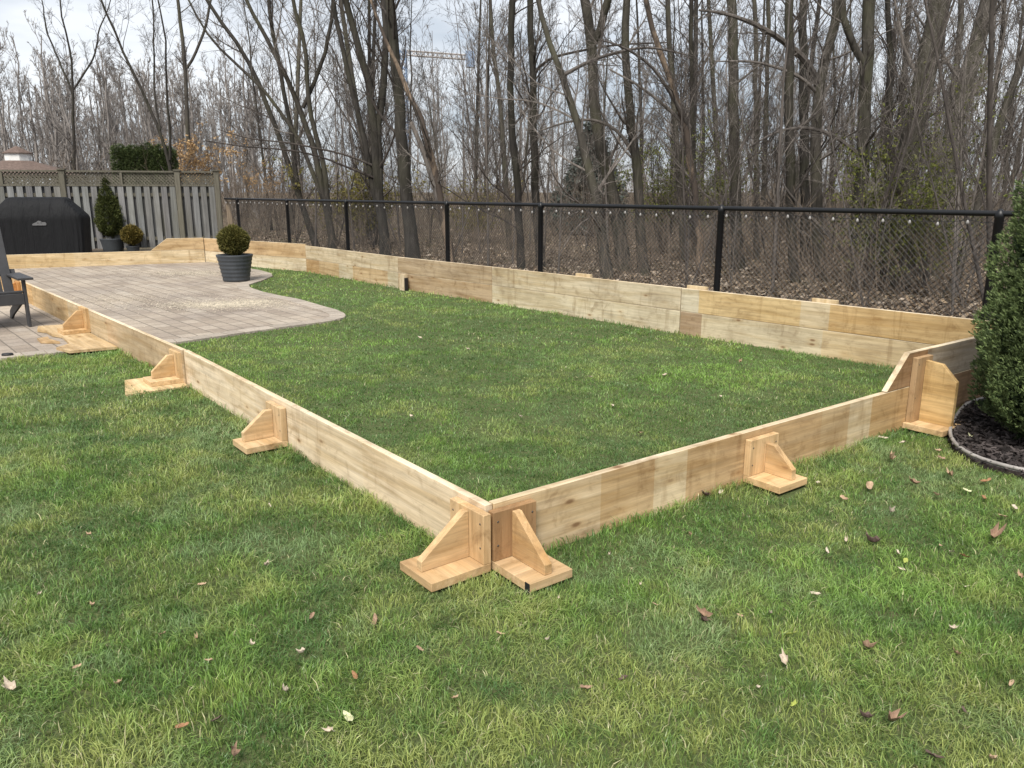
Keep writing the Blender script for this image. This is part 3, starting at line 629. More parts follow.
def ball(rng, c, r, n, size, n_leaf, base, tip):
    v = rng.normal(0, 1, (n, 3)); v /= np.linalg.norm(v, axis=1, keepdims=True); od = v + [0, 0, 0.25]
    lv = np.sin(v[:, 0] * 7 + 1) + np.sin(v[:, 1] * 8 + 2) + np.sin(v[:, 2] * 7 + 0.5)
    pos = np.array(c) + v * r * (1 + 0.035 * lv[:, None]) * (1 - 0.45 * rng.uniform(0, 1, (n, 1)) ** 2) * [1, 1, 0.94]
    mb = MB(); cl = rng.uniform(0.7, 1.25, n)
    def cf(i, m_):
        k = rng.uniform(0, 1, (m_, 1)) ** 1.3; return (np.array(base) * (1 - k) + np.array(tip) * k) * cl[i][:, None]
    sprays(mb, pos, od, rng, size, n_leaf, cf, 0.5); return mb
pb = empty('potted_bush', (-4.93, 14.18, 0.016)); tag(pb, 'round olive green bush in a ribbed slate pot on the patio', 'potted plant')
pot(pb, 0.225, 0.30, 0.47, 6)
mb = MB(); mb.lathe([(0.025, 0.42), (0.02, 0.55), (0.03, 0.62), (0.01, 0.85)], 8); mb.build('stem', [M_BARK_D], pb, True)
ball(rng, (0, 0, 0.715), 0.235, 4200, 0.045, 8, (0.06, 0.066, 0.018), (0.20, 0.175, 0.052)).build('bush', [M_NEEDLE], pb)
pc = empty('potted_cedar', (-10.62, 21.3, 0.0)); tag(pc, 'cone shaped green cedar in a grey pot between grill and fence', 'potted plant')
pot(pc, 0.24, 0.30, 0.36)
mb = MB(); mb.lathe([(0.03, 0.30), (0.025, 0.8), (0.008, 1.7)], 8); mb.build('trunk', [M_BARK_D], pc, True)
conifer_crown(rng, [(0.42, 0.12), (0.55, 0.28), (0.8, 0.34), (1.1, 0.30), (1.45, 0.20), (1.75, 0.10), (1.95, 0.02)], 5200, 0.055, 7, (0.04, 0.058, 0.018), (0.115, 0.125, 0.04), 0.08, 0.6).build('crown', [M_NEEDLE], pc)
pg = empty('potted_shrub', (-10.02, 21.15, 0.0)); tag(pg, 'small yellowing globe shrub in a low pot beside the cone cedar', 'potted plant')
pot(pg, 0.13, 0.17, 0.17)
mb = MB(); mb.lathe([(0.02, 0.14), (0.015, 0.5)], 8); mb.build('stem', [M_BARK_D], pg, True)
ball(rng, (0, 0, 0.46), 0.225, 2200, 0.055, 7, (0.085, 0.075, 0.018), (0.23, 0.17, 0.045)).build('bush', [M_NEEDLE], pg)

# ------------------------------------------------------------------ covered grill
gl = empty('covered_grill', (-10.95, 18.75, 0.016), FARDIR * 0.55); tag(gl, 'barbecue grill under a fitted black cover by the wooden fence', 'grill')
m, t, b, o = material('cover_fabric'); g = G(t); v = g.n('ShaderNodeTexCoord').outputs['Object']
fold = g.noise(g.mapping(v, (5.5, 4, 0.7)), 1, 4, 0.6, 0.5); wv = g.noise(v, 300, 2)
t.links.new(g.mix(1, (0.010, 0.0105, 0.012), g.ramp(wv, [(0.3, 0.8), (0.7, 1.2)]), 'MULTIPLY'), b.inputs['Base Color']); b.inputs['Roughness'].default_value = 0.7; b.inputs['Specular IOR Level'].default_value = 0.18; g.bump(fold, 0.9, 0.07, b); M_COVER = m
levels = [(0.03, 0.93, 0.36), (0.35, 0.945, 0.37), (0.70, 0.97, 0.385), (0.92, 0.985, 0.395), (0.985, 0.98, 0.40), (1.04, 0.955, 0.385), (1.20, 0.80, 0.345), (1.34, 0.665, 0.27), (1.405, 0.62, 0.20), (1.425, 0.58, 0.12), (1.43, 0.50, 0.03)]
nn = 80; rs = np.random.default_rng(4); a = np.arange(nn) * 2 * np.pi / nn; mb = MB(); rings = []
for li, (z, hx, hy) in enumerate(levels):
    ex = 0.22; cx_, cy_ = np.cos(a), np.sin(a)
    X = hx * np.sign(cx_) * np.abs(cx_) ** ex; Yv = hy * np.sign(cy_) * np.abs(cy_) ** ex
    fv = (np.sin(a * 17 + 1.1) * 0.6 + np.sin(a * 29 + 0.4) * 0.4) * 0.022 * max(0, 1 - z / 0.95)
    nrm_ = np.column_stack([np.cos(a), np.sin(a)])
    sag = 0.02 * np.sin(a * 3 + z * 4)
    rings.append(np.column_stack([X + nrm_[:, 0] * fv, Yv + nrm_[:, 1] * fv, np.full(nn, z) + sag * (0.02 < z - 0.5 < 0.8)]))
V = np.concatenate(rings); i = np.arange(len(levels) - 1)[:, None] * nn; j = np.arange(nn)[None]
F = np.stack([i + j, i + (j + 1) % nn, i + nn + (j + 1) % nn, i + nn + j], -1).reshape(-1, 4)
mb.add(V, [F]); mb.add(rings[-1], [[list(range(nn))]]); mb.build('cover', [M_COVER], gl, True)
# pale printed emblem: a low peak over a bar
mb = MB(); M_EMB = simple('emblem_print', (0.12, 0.12, 0.125), 0.6, 0.15, 30)
ep = [(-0.17, 0.0), (0.17, 0.0), (0.185, 0.04), (0.16, 0.085), (0.07, 0.085), (0.045, 0.115), (-0.02, 0.125), (-0.07, 0.085), (-0.15, 0.055), (-0.18, 0.03)]
n = len(ep); V = [(x, -0.006, z) for x, z in ep] + [(x, 0.0, z) for x, z in ep]
mb.add(V, [[list(range(n))]]); mb.add(V, [[[i, i + n, (i + 1) % n + n, (i + 1) % n] for i in range(n)]])
for tri in ([(-0.055, 0.055), (-0.005, 0.055), (-0.03, 0.080)], [(0.035, 0.060), (0.075, 0.060), (0.05, 0.085)]):
    mb.add([(x, -0.009, z) for x, z in tri] + [(x, -0.0055, z) for x, z in tri], [[[0, 1, 2]]], 1); 
o = mb.build('emblem', [M_EMB, M_BLACK], gl); o.location = (0.075, -0.398, 0.80); o.scale = (0.82, 1, 0.85)

# ------------------------------------------------------------------ patio chair at the left edge
M_CHAIR = simple('chair_slate', (0.046, 0.046, 0.049), 0.55, 0.15, 8, 0.3)
FR = on_ground(26, 328); ch = empty('patio_chair', (FR[0] + 0.07, FR[1], 0.016), rad(41)); tag(ch, 'dark grey slatted patio chair cut off by the left edge', 'chair')
# local: the chair faces -Y; its right front leg (as seen from the yard) is at the origin; the chair spans x from -0.66 to 0
def cbox(name, lo, hi, M=None):
    bm = bm_box(lo, hi, 0.004)
    if M is not None: bm.transform(M)
    me = bpy.data.meshes.new(name); bm.to_mesh(me); bm.free(); return link(name, me, [M_CHAIR], ch)
Wd = 0.66
for x in (-0.03, -Wd):
    cbox('leg', (x, -0.03, 0), (x + 0.03, 0.075, 0.56))
    bm = bm_prism([(-0.02, 0.30), (0.10, 0.42), (0.92, 0.10), (0.98, 0.0), (0.86, 0.0), (0.74, 0.06)], x + (0.035 if x < -0.1 else -0.031), x + (0.06 if x < -0.1 else -0.006), 0.003)
    bm.transform(Matrix(((0, 1, 0, 0), (1, 0, 0, 0), (0, 0, 1, 0), (0, 0, 0, 1)))); bmesh.ops.reverse_faces(bm, faces=bm.faces)
    me = bpy.data.meshes.new('rear_leg'); bm.to_mesh(me); bm.free(); link('rear_leg', me, [M_CHAIR], ch)
    xc = x + 0.015; cbox('arm', (xc - 0.08, -0.14, 0.562), (xc + 0.08, 0.66, 0.588))
cbox('front_rail', (-Wd + 0.032, -0.018, 0.27), (-0.032, 0.006, 0.40))
for k in range(6):
    f = k / 5; cbox('seat_slat', (-Wd + 0.035, 0.0 + k * 0.085, 0.405 - 0.030 * k), (-0.035, 0.075 + k * 0.085, 0.427 - 0.030 * k))
for k in range(5):
    xs_ = -Wd + 0.045 + k * 0.116; hgt = 0.98 + (0.09, 0.15, 0.17, 0.15, 0.09)[k]
    Mx = Matrix.Translation((0, 0.44, 0.24)) @ Matrix.Rotation(rad(-22), 4, 'X'); cbox('back_slat', (xs_, 0, 0), (xs_ + 0.105, 0.022, hgt - 0.10), Mx)
Mx = Matrix.Translation((0, 0.44, 0.24)) @ Matrix.Rotation(rad(-22), 4, 'X'); cbox('back_brace', (-Wd - 0.01, 0.024, 0.36), (0.01, 0.05, 0.44), Mx)
p = on_ground(8, 358); mb = MB(); mb.lathe([(0.001, 0.0), (0.034, 0.0), (0.040, 0.006), (0.040, 0.024), (0.034, 0.031), (0.001, 0.033)], 14, 0, False)
o = mb.build('plastic_cap', [M_BLACK], None, True); o.location = (p[0], p[1], 0.017); o.scale = (1.3, 0.8, 1); o.rotation_euler.z = 0.3; tag(o, 'small black plastic piece lying on the patio below the chair', 'plastic cap')

# sawdust on the pavers
rs = np.random.default_rng(17); mb = MB(); qs = []
for (px, py), n, sx, sy in (((222, 306), 5200, 0.7, 0.34), ((190, 274), 3600, 0.9, 0.5), ((255, 303), 1800, 0.4, 0.3), ((120, 300), 1600, 1.1, 0.9)):
    c_ = on_ground(px, py)[:2]; qs.append(c_ + rs.normal(0, 1, (n, 2)) * [sx, sy] * rs.uniform(0.3, 1, (n, 1)))
q = np.concatenate(qs); q = q[inside(q[:, 0], q[:, 1], PATIO)]; n = len(q)
th = rs.uniform(0, 6.28, n); l_ = rs.uniform(0.003, 0.012, n); dx = np.column_stack([np.cos(th), np.sin(th), rs.uniform(-.1, .1, n)]) * l_[:, None]; dy = np.column_stack([-np.sin(th), np.cos(th), rs.uniform(-.1, .1, n)]) * l_[:, None] * 0.7
c_ = np.column_stack([q, np.full(n, 0.0205)])
mb.add(np.stack([c_ - dx - dy, c_ + dx - dy, c_ + dx + dy, c_ - dx + dy], 1).reshape(-1, 3), [np.arange(n * 4).reshape(-1, 4)], 0, np.repeat(np.array([[0.66, 0.58, 0.45]]) * rs.uniform(0.75, 1.15, (n, 1)), 4, 0))
tag(mb.build('sawdust', [M_DRY]), 'pale sawdust scattered over the patio pavers', 'sawdust', kind='stuff')

# ------------------------------------------------------------------ the woods
def resample(P, k):
    P = np.asarray(P, float); c = np.concatenate([[0], np.cumsum(np.linalg.norm(np.diff(P, axis=0), axis=1))]); s = np.linspace(0, c[-1], k)
    Q = np.stack([np.interp(s, c, P[:, i]) for i in range(3)], 1)
    for _ in range(2): Q[1:-1] = (Q[:-2] + 2 * Q[1:-1] + Q[2:]) / 4
    return Q
def branch(P, R, n, rng, t0, t1, ang, ln, k, up, rr, wob, rmin, taper=0.25, droop=0.0, absl=None):
    Np, k0 = R.shape; idx = np.repeat(np.arange(Np), n); m_ = len(idx)
    pl = np.linalg.norm(np.diff(P, axis=1), axis=2).sum(1)
    t_ = rng.uniform(t0, t1, m_); f = t_ * (k0 - 1); i = np.minimum(f.astype(int), k0 - 2); wq = (f - i)[:, None]
    base = P[idx, i] * (1 - wq) + P[idx, i + 1] * wq; tan = P[idx, i + 1] - P[idx, i]; tan /= np.linalg.norm(tan, axis=1, keepdims=True) + 1e-9
    rad_ = R[idx, i] * (1 - wq[:, 0]) + R[idx, i + 1] * wq[:, 0]
    v = rng.normal(0, 1, (m_, 3)); v -= (v * tan).sum(1, keepdims=True) * tan; v /= np.linalg.norm(v, axis=1, keepdims=True) + 1e-9
    a = rng.uniform(ang[0], ang[1], (m_, 1)); d = np.cos(a) * tan + np.sin(a) * v; d[:, 2] += up; d /= np.linalg.norm(d, axis=1, keepdims=True) + 1e-9
    Ln = (pl[idx] if absl is None else absl) * rng.uniform(ln[0], ln[1], m_) * (1 - 0.5 * t_)
    Q = np.zeros((m_, k, 3)); Q[:, 0] = base; step = (Ln / (k - 1))[:, None]
    for j in range(1, k):
        d = d + rng.normal(0, wob, (m_, 3)); d[:, 2] += up * 0.35 - droop; d /= np.linalg.norm(d, axis=1, keepdims=True) + 1e-9
        Q[:, j] = Q[:, j - 1] + d * step
    r0 = np.maximum(rad_ * rr * rng.uniform(0.7, 1.0, m_), rmin)
    R2 = r0[:, None] * np.linspace(1, taper, k)[None]; R2 = np.maximum(R2, rmin * 0.6)
    return Q, R2
def crown_mesh(mb, P, R, rng, nl, ns, ntw, nf, t0=0.2, limb_len=(0.18, 0.42), rmin=0.004, up=0.25, absl=None, ang=(0.5, 1.15)):
    """limbs, side branches, twigs and finest twigs on trunk polylines"""
    L1, r1 = branch(P, R, nl, rng, t0, 0.98, ang, limb_len, 7, up, 0.34, 0.13, rmin * 1.6, absl=absl); mb.tubes(L1, r1, 5)
    L2, r2 = branch(L1, r1, ns, rng, 0.15, 0.95, (0.4, 1.0), (0.30, 0.65), 5, up * 0.6, 0.55, 0.13, rmin * 1.2); mb.tubes(L2, r2, 4)
    L3, r3 = branch(L2, r2, ntw, rng, 0.1, 0.95, (0.4, 1.0), (0.35, 0.75), 4, up * 0.4, 0.6, 0.16, rmin); mb.tubes(L3, r3, 3)
    if nf:
        L4, r4 = branch(L3, r3, nf, rng, 0.1, 0.9, (0.4, 1.0), (0.4, 0.8), 3, up * 0.3, 0.7, 0.16, rmin * 0.8); mb.tubes(L4, r4, 3)
def feature_tree(label, Y, stems, wpx, seed, mats=None, limbs=(), nl=16, ns=5, nt_=5, nf=2, t0=0.10, up=0.15, name='bare_tree', lean_y=0.0):
    """stems: lists of photo points from the base up, all standing Y metres out; wpx: base and top thickness as seen"""
    rng = np.random.default_rng(seed); mats = mats or (M_BARK, M_TWIG)
    bpt = at_depth(*stems[0][0], Y); base = np.array([bpt[0], Y, 0.0]); r = empty(name, base); tag(r, label, 'tree', 'trees standing just behind the chain-link fence')
    px = 1.0 / (FPX / (0.971 * Y))
    trunk, crown = MB(), MB()
    for si, st_ in enumerate(stems):
        pts = np.array([at_depth(x, y, Y) for x, y in st_]); n_ = len(pts)
        pts[:, 1] += np.linspace(0, lean_y + rng.uniform(-0.4, 0.4), n_) if si else np.linspace(0, lean_y, n_)
        pts -= base
        if si == 0: pts = np.concatenate([[[pts[0][0], pts[0][1], -0.08]], pts])
        # carry the stem on above the frame
        d = pts[-1] - pts[-2]; d /= np.linalg.norm(d); d = d * 0.5 + np.array([0, 0, 0.6]); d /= np.linalg.norm(d)
        ext = [pts[-1] + d * q + np.array([rng.normal(0, .12), rng.normal(0, .12), 0]) for q in (1.3, 2.6, 3.9)]
        P = resample(np.concatenate([pts, ext]), 20); k = np.linspace(0, 1, 20)
        w0, w1 = wpx[si]; fw = 0.68 if w0 < 22 else 0.82; w0 *= fw; w1 *= fw; R = (w0 + (w1 - w0) * np.minimum(k * 1.7, 1)) * px / 2 * np.where(k > 0.6, 1 - (k - 0.6) * 1.5, 1)
        if si == 0: R[0] *= 1.35; R[1] *= 1.12
        P[1:-1] += rng.normal(0, 0.012, (18, 3)) * [1, 1, 0]
        trunk.tubes(P[None], R[None], 10)
        crown_mesh(crown, P[None], R[None], rng, nl if si == 0 else max(6, nl // 2), ns, nt_, nf, t0, (1.0, 2.7), 0.0036, up, absl=1.0)
    for lb, lw in limbs:
        pts = np.array([at_depth(x, y, Y) for x, y in lb]); pts[:, 1] += np.linspace(0, rng.uniform(-1.2, 0.3), len(pts)); P = resample(pts - base, 14)
        R = np.linspace(lw[0], lw[1], 14) * px / 2; lm = MB(); lm.tubes(P[None], R[None], 7)
        crown_mesh(lm, P[None], R[None], rng, 9, 4, 4, 1, 0.2, (0.5, 1.3), 0.004, 0.1, absl=1.0); lm.build('limb', [mats[1]], r)
    trunk.build('trunk', [mats[0]], r, True); crown.build('branches', [mats[1]], r)
    return r
DK = (M_BARK_D, M_TWIG_D); GY = (M_BARK, M_TWIG); PL = (M_BARK_P, M_TWIG)
FT = [
 ('straight dark trunk left of the peeled leaning tree', 17.0, [[(414, 272), (410, 230), (405, 190), (400, 110), (393, 40), (391, 0)]], [(21, 13)], DK, [], 14),
 ('dark multi-stemmed clump of trunks left of the straight dark trunk', 19.5, [[(386, 262), (380, 200), (374, 130), (370, 80), (356, 40), (345, 0)], [(380, 200), (378, 130), (382, 90), (386, 40), (384, 0)], [(381, 220), (366, 150), (352, 90), (338, 40), (330, 0)]], [(15, 9), (11, 9), (9, 6)], DK, [([(378, 168), (350, 155), (320, 149), (285, 142), (250, 140), (222, 130)], (2.4, 0.9)), ([(380, 180), (350, 168), (320, 155), (290, 150), (255, 149), (220, 143)], (2.4, 0.9))], 14),
 ('leaning broken trunk with pale peeled bark', 16.0, [[(452, 285), (446, 230), (438, 190), (428, 140), (418, 108), (404, 82), (390, 50), (374, 20)]], [(15, 4)], PL, [([(446, 225), (436, 190), (425, 155), (411, 122)], (8, 4))], 5),
 ('slim straight dark trunk, left one of the upright pair', 16.5, [[(522, 280), (518, 200), (514, 150), (510, 110), (510, 60), (512, 0)]], [(12, 9)], DK, [], 18),
 ('slim straight dark trunk, right one of the upright pair', 17.0, [[(540, 275), (536, 200), (533, 130), (532, 60), (529, 0)]], [(13, 9)], DK, [([(533, 75), (545, 60), (575, 55), (610, 50), (660, 50)], (3, 1.2))], 18),
 ('slender trunk leaning left across the upright pair', 14.6, [[(608, 285), (602, 235), (594, 190), (582, 130), (560, 70), (545, 30), (534, -5)]], [(17, 6)], GY, [([(562, 76), (590, 60), (620, 50), (650, 44), (690, 52)], (4, 1.5))], 14),
 ('stout forked trunk with a swollen knot below its fork', 16.2, [[(624, 270), (618, 215), (606, 165), (594, 125), (592, 100), (594, 60), (595, 40), (586, 10), (581, -10)], [(595, 42), (604, 20), (607, -10)]], [(20, 13), (11, 10)], GY, [], 8),
 ('bare grey trunk curving gently right of the forked tree', 15.5, [[(644, 285), (640, 215), (637, 170), (630, 115), (624, 60), (625, 0)]], [(16, 10)], GY, [([(636, 160), (620, 130), (595, 118), (570, 120), (540, 130)], (4, 1.5))], 12),
 ('snapped leaning trunk with pale torn patches', 15.2, [[(702, 285), (696, 210), (690, 150), (683, 115), (672, 85), (660, 50), (640, 5)]], [(11, 7)], PL, [([(690, 128), (672, 100), (650, 70), (620, 52), (596, 48)], (4.5, 1.5)), ([(688, 128), (665, 105), (640, 85), (610, 68)], (4, 1.5))], 6),
 ('thin upright grey trunk just left of the snapped one', 18.5, [[(684, 258), (680, 200), (676, 130), (670, 60), (667, 0)]], [(9, 7)], GY, [], 14),
 ('thin upright dark trunk just right of the snapped one', 20.0, [[(695, 252), (694, 180), (692, 100), (690, 0)]], [(8, 6)], DK, [], 14),
 ('broad old trunk wrapped in moss near the fence post', 16.5, [[(738, 276), (736, 200), (734, 130), (733, 60), (732, 0)]], [(17, 13)], GY, [], 14),
 ('pair of thin trunks grown close together right of the fence post', 19.0, [[(757, 256), (757, 180), (756, 100), (755, 0)], [(763, 200), (765, 120), (764, 50), (763, 0)]], [(8, 6), (7, 5)], GY, [], 12),
 ('straight pale grey trunk left of the tree with the arching limb', 14.2, [[(793, 300), (791, 230), (790, 150), (789, 70), (788, 0)]], [(15, 11)], GY, [], 9),
 ('dark trunk close behind the straight pale grey one', 17.5, [[(806, 268), (805, 200), (804, 120), (802, 50), (804, 0)]], [(14, 11)], DK, [], 10),
 ('trunk with a long bare limb arching far to its left', 14.5, [[(821, 296), (819, 230), (816, 180), (815, 120), (818, 85), (830, 45), (838, 0)]], [(18, 12)], GY, [([(818, 84), (806, 62), (790, 52), (765, 36), (740, 26), (712, 19), (690, 19)], (8, 2)), ([(816, 92), (800, 80), (775, 72), (745, 66), (705, 68)], (4, 1.2))], 8),
 ('thick dark trunk forking low to the left', 13.6, [[(853, 306), (857, 240), (861, 180), (865, 110), (867, 60), (869, 0)], [(863, 62), (852, 48), (842, 30), (838, 0)]], [(21, 16), (10, 8)], GY, [([(862, 158), (840, 140), (820, 130), (795, 127), (770, 133), (745, 148)], (5, 1.5))], 8),
 ('wavy thin trunk between the two thick dark trunks', 17.0, [[(888, 270), (889, 200), (889, 140), (892, 55), (888, 30), (885, 0)]], [(11, 7)], DK, [], 12),
 ('thickest trunk leaning right, its lower part hung with leaves', 13.8, [[(893, 302), (900, 220), (907, 160), (917, 105), (930, 55), (940, 0)]], [(30, 22)], GY, [([(915, 72), (905, 50), (900, 20), (896, -5)], (4, 2))], 9),
 ('second thick trunk leaning right beside the thickest one', 15.0, [[(928, 290), (940, 200), (950, 150), (964, 85), (978, 40), (992, 0)], [(948, 150), (952, 100), (962, 50), (966, 0)]], [(25, 17), (9, 7)], GY, [], 9),
 ('rightmost leaning trunk rising over the cedar', 12.4, [[(943, 318), (962, 260), (975, 215), (990, 160), (1008, 95), (1030, 40)]], [(15, 9)], GY, [], 8),
 ('many-limbed tree fanning out left behind the far fence corner', 20.5, [[(334, 258), (328, 210), (318, 160), (302, 112), (284, 70), (262, 30), (240, -10)], [(330, 215), (322, 150), (306, 105), (310, 50), (292, 0)], [(303, 108), (320, 70), (330, 20), (333, -10)], [(328, 212), (305, 150), (270, 95), (232, 60), (206, 40)]], [(11, 5), (8, 5), (6, 4), (7, 3)], GY, [], 16),
 ('second fanning tree whose stems lean left over the far corner', 22.5, [[(318, 250), (300, 200), (280, 140), (255, 70), (236, 40), (205, 0)], [(300, 200), (290, 120), (280, 60), (270, 0)]], [(9, 5), (7, 5)], DK, [], 16),
 ('slender tree leaning left above the wooden fence', 27.0, [[(176, 240), (172, 175), (166, 145), (150, 110), (135, 75), (118, 40), (100, 0)], [(170, 160), (172, 130), (168, 90), (172, 40)], [(160, 130), (152, 90), (150, 50)]], [(6, 3), (4, 2), (3, 2)], DK, [], 18),
 ('tall straight tree above the wooden fence end', 34.0, [[(190, 232), (189, 170), (187, 110), (186, 66), (181, 30), (178, 0)], [(187, 68), (200, 45), (208, 15), (211, -10)]], [(7, 5), (4, 3)], GY, [], 16),
 ('round topped tree above the gazebo side of the fence', 44.0, [[(74, 226), (74, 150), (73, 90), (72, 55), (70, 40)], [(73, 95), (62, 70), (52, 52)], [(73, 90), (84, 70), (92, 55)]], [(6, 3), (3, 2), (3, 2)], DK, [], 16),
]
for k, (lab, Y, stems, wp, mats, limbs, nl) in enumerate(FT):
    feature_tree(lab, Y, stems, wp, 100 + k, mats, limbs, nl)

def variant(seed, H_, r0, mats, nl, ns, ntw, nf, t0, rmin, name, limb_len=(0.16, 0.36), stems=1, bend=0.05):
    rng = np.random.default_rng(seed); r = empty(name); tr, cr = MB(), MB()
    for s in range(stems):
        n_ = 12; z = np.linspace(-0.05, H_ * rng.uniform(0.8, 1), n_); d = np.cumsum(rng.normal(0, bend, (n_, 2)) * H_ / 12, 0) * np.linspace(0, 1, n_)[:, None] + np.outer(np.linspace(0, 1, n_), rng.normal(0, 0.05 + 0.09 * (stems > 1), 2)) * H_
        P = np.column_stack([d, z])[None]; R = (r0 * (0.75 if s else 1) * np.linspace(1, 0.16, n_) ** 0.9)[None]
        tr.tubes(P, R, 7); crown_mesh(cr, P, R, rng, nl, ns, ntw, nf, t0, limb_len, rmin, 0.32)
    tr.build('trunk', [mats[0]], r, True); cr.build('branches', [mats[1]], r)
    return r
GREYS = (M_BARK, M_TWIG); FARS = (bark('bark_far', (0.15, 0.135, 0.125)), M_FAR)
TALL = [variant(300 + k, (13, 12, 14, 12.5, 11.5, 13.5)[k], (0.105, 0.08, 0.125, 0.085, 0.07, 0.095)[k], GREYS if k % 2 else DK, 22, 6, 5, 2, 0.16, 0.006, 'bare_tree', stems=(1, 1, 1, 2, 1, 1)[k]) for k in range(6)]
SAP = [variant(400 + k, (5.5, 4.2, 6.5, 3.6, 5.0, 7.0)[k], (0.022, 0.018, 0.03, 0.016, 0.02, 0.032)[k], (M_TWIG_D if k % 2 else M_TWIG, M_TWIG_D if k % 2 else M_TWIG), 13, 4, 4, 2, 0.10, 0.0028, 'bare_sapling', (0.22, 0.45), stems=(2, 3, 1, 3, 2, 2)[k]) for k in range(6)]
rs = np.random.default_rng(77)
def behind_fence(x, y, marg):   # metres beyond the chain-link line
    d = (FEND - FP[0]) / np.linalg.norm(FEND - FP[0]); nb = np.array([d[1], -d[0]]); nb = nb if nb[1] > 0 else -nb
    return (np.array([x, y]) - FP[0]) @ nb > marg
def put(protos, spots, label, cat, group):
    used = set()
    for (k, x, y, sc, rz) in spots:
        if k in used: o = copy_tree(protos[k])
        else: o = protos[k]; used.add(k)
        o.location = (x, y, 0); o.rotation_euler = (0, 0, rz); o.scale = (sc, sc, sc); tag(o, label, cat, group)
spots = []; tries = 0
while len(spots) < 52 and tries < 20000:
    tries += 1; Y = rs.uniform(22, 52) ** 1.0; X = rs.uniform(-0.75, 0.75) * Y; pxx = 512 + X / Y * 813
    if not behind_fence(X, Y, 4.0): continue
    if pxx < 235 and Y < 47: continue
    if any((X - s[1]) ** 2 + (Y - s[2]) ** 2 < 2.2 for s in spots): continue
    sc = rs.uniform(0.8, 1.15) if pxx > 250 else rs.uniform(0.50, 0.70)
    spots.append((int(rs.integers(0, 6)), X, Y, sc, rs.uniform(0, 6.28)))
put(TALL, spots, 'leafless forest tree standing deeper in the woods, one of many alike', 'tree', 'leafless trees deeper in the woods')
spots = []; tries = 0
while len(spots) < 125 and tries < 30000:
    tries += 1; Y = rs.uniform(9, 34); X = rs.uniform(-0.72, 0.78) * Y; pxx = 512 + X / Y * 813
    if not behind_fence(X, Y, 1.3): continue
    if pxx < 228 and Y < 30: continue
    if any((X - s[1]) ** 2 + (Y - s[2]) ** 2 < 0.35 for s in spots): continue
    spots.append((int(rs.integers(0, 6)), X, Y, rs.uniform(0.75, 1.15), rs.uniform(0, 6.28)))
put(SAP, spots, 'thin leafless sapling in the brush behind the chain-link fence, one of many alike', 'sapling', 'saplings in the brush behind the fence')

# the far wood: reads as one mass of stems and twigs
mb = MB(); rng = np.random.default_rng(55)
for grp in range(3):
    n = (80, 85, 130)[grp]; Y = rng.uniform(*((50, 62), (62, 85), (46, 68))[grp], n); X = rng.uniform(-0.85, 0.85, n) * Y if grp < 2 else rng.uniform(-0.74, -0.30, n) * Y
    H_ = rng.uniform(7.5, 11.5, n) * np.where(X / Y < -0.3, 0.95, 1.05) * (1.0, 1.15, 0.95)[grp]; z = np.linspace(0, 1, 9)
    P = np.zeros((n, 9, 3)); P[:, :, 0] = X[:, None] + np.cumsum(rng.normal(0, 0.12, (n, 9)), 1); P[:, :, 1] = Y[:, None] + np.cumsum(rng.normal(0, 0.12, (n, 9)), 1); P[:, :, 2] = H_[:, None] * z[None]
    R = rng.uniform(0.06, 0.15, n)[:, None] * np.linspace(1, 0.2, 9)[None]; mb.tubes(P, R, 5)
    crown_mesh(mb, P, R, rng, 12, 5, 4, 0 if grp < 2 else 2, 0.12, (0.16, 0.36), 0.012, 0.35)
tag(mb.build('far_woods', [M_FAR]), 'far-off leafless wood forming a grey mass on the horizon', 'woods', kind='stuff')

# brush: thin shoots crowding the ground behind the fences
mb = MB(); rng = np.random.default_rng(66)
def shoots(n, y0, y1, h0, h1, r0, pred):
    Y = rng.uniform(y0, y1, n); X = rng.uniform(-0.8, 0.8, n) * Y; ok = np.array([pred(x, y) for x, y in zip(X, Y)]); X, Y = X[ok], Y[ok]; n = len(X)
    H_ = rng.uniform(h0, h1, n); k = 5; d = np.column_stack([rng.normal(0, 0.28, (n, 2)), np.ones(n)]); d /= np.linalg.norm(d, axis=1, keepdims=True); P = np.zeros((n, k, 3)); P[:, 0] = np.column_stack([X, Y, np.full(n, -0.03)])
    for j in range(1, k):
        d = d + rng.normal(0, 0.14, (n, 3)); d /= np.linalg.norm(d, axis=1, keepdims=True); P[:, j] = P[:, j - 1] + d * (H_ / (k - 1))[:, None]
    R = (r0 * rng.uniform(0.6, 1.3, n))[:, None] * np.linspace(1, 0.35, k)[None]; mb.tubes(P, R, 3)
    L1, r1 = branch(P, R, 6, rng, 0.15, 0.95, (0.4, 1.1), (0.25, 0.55), 4, 0.1, 0.65, 0.16, r0 * 0.4); mb.tubes(L1, r1, 3)
    L2, r2 = branch(L1, r1, 3, rng, 0.1, 0.9, (0.4, 1.0), (0.35, 0.7), 3, 0.05, 0.7, 0.16, r0 * 0.35); mb.tubes(L2, r2, 3)
def pr_near(x, y): return behind_fence(x, y, 0.8) and 512 + x / y * 813 > 225
shoots(2000, 10, 21, 0.4, 1.7, 0.0052, pr_near)
shoots(1900, 21, 38, 0.9, 2.7, 0.008, pr_near)
shoots(1100, 34, 56, 1.6, 3.8, 0.012, lambda x, y: True)
shoots(700, 26, 40, 1.2, 3.2, 0.010, lambda x, y: x / y < -0.33 and not (-25 < x < -16 and y < 36))
tag(mb.build('undergrowth', [M_BRUSH]), 'brown leafless brush crowding the ground behind the fences', 'undergrowth', kind='stuff')

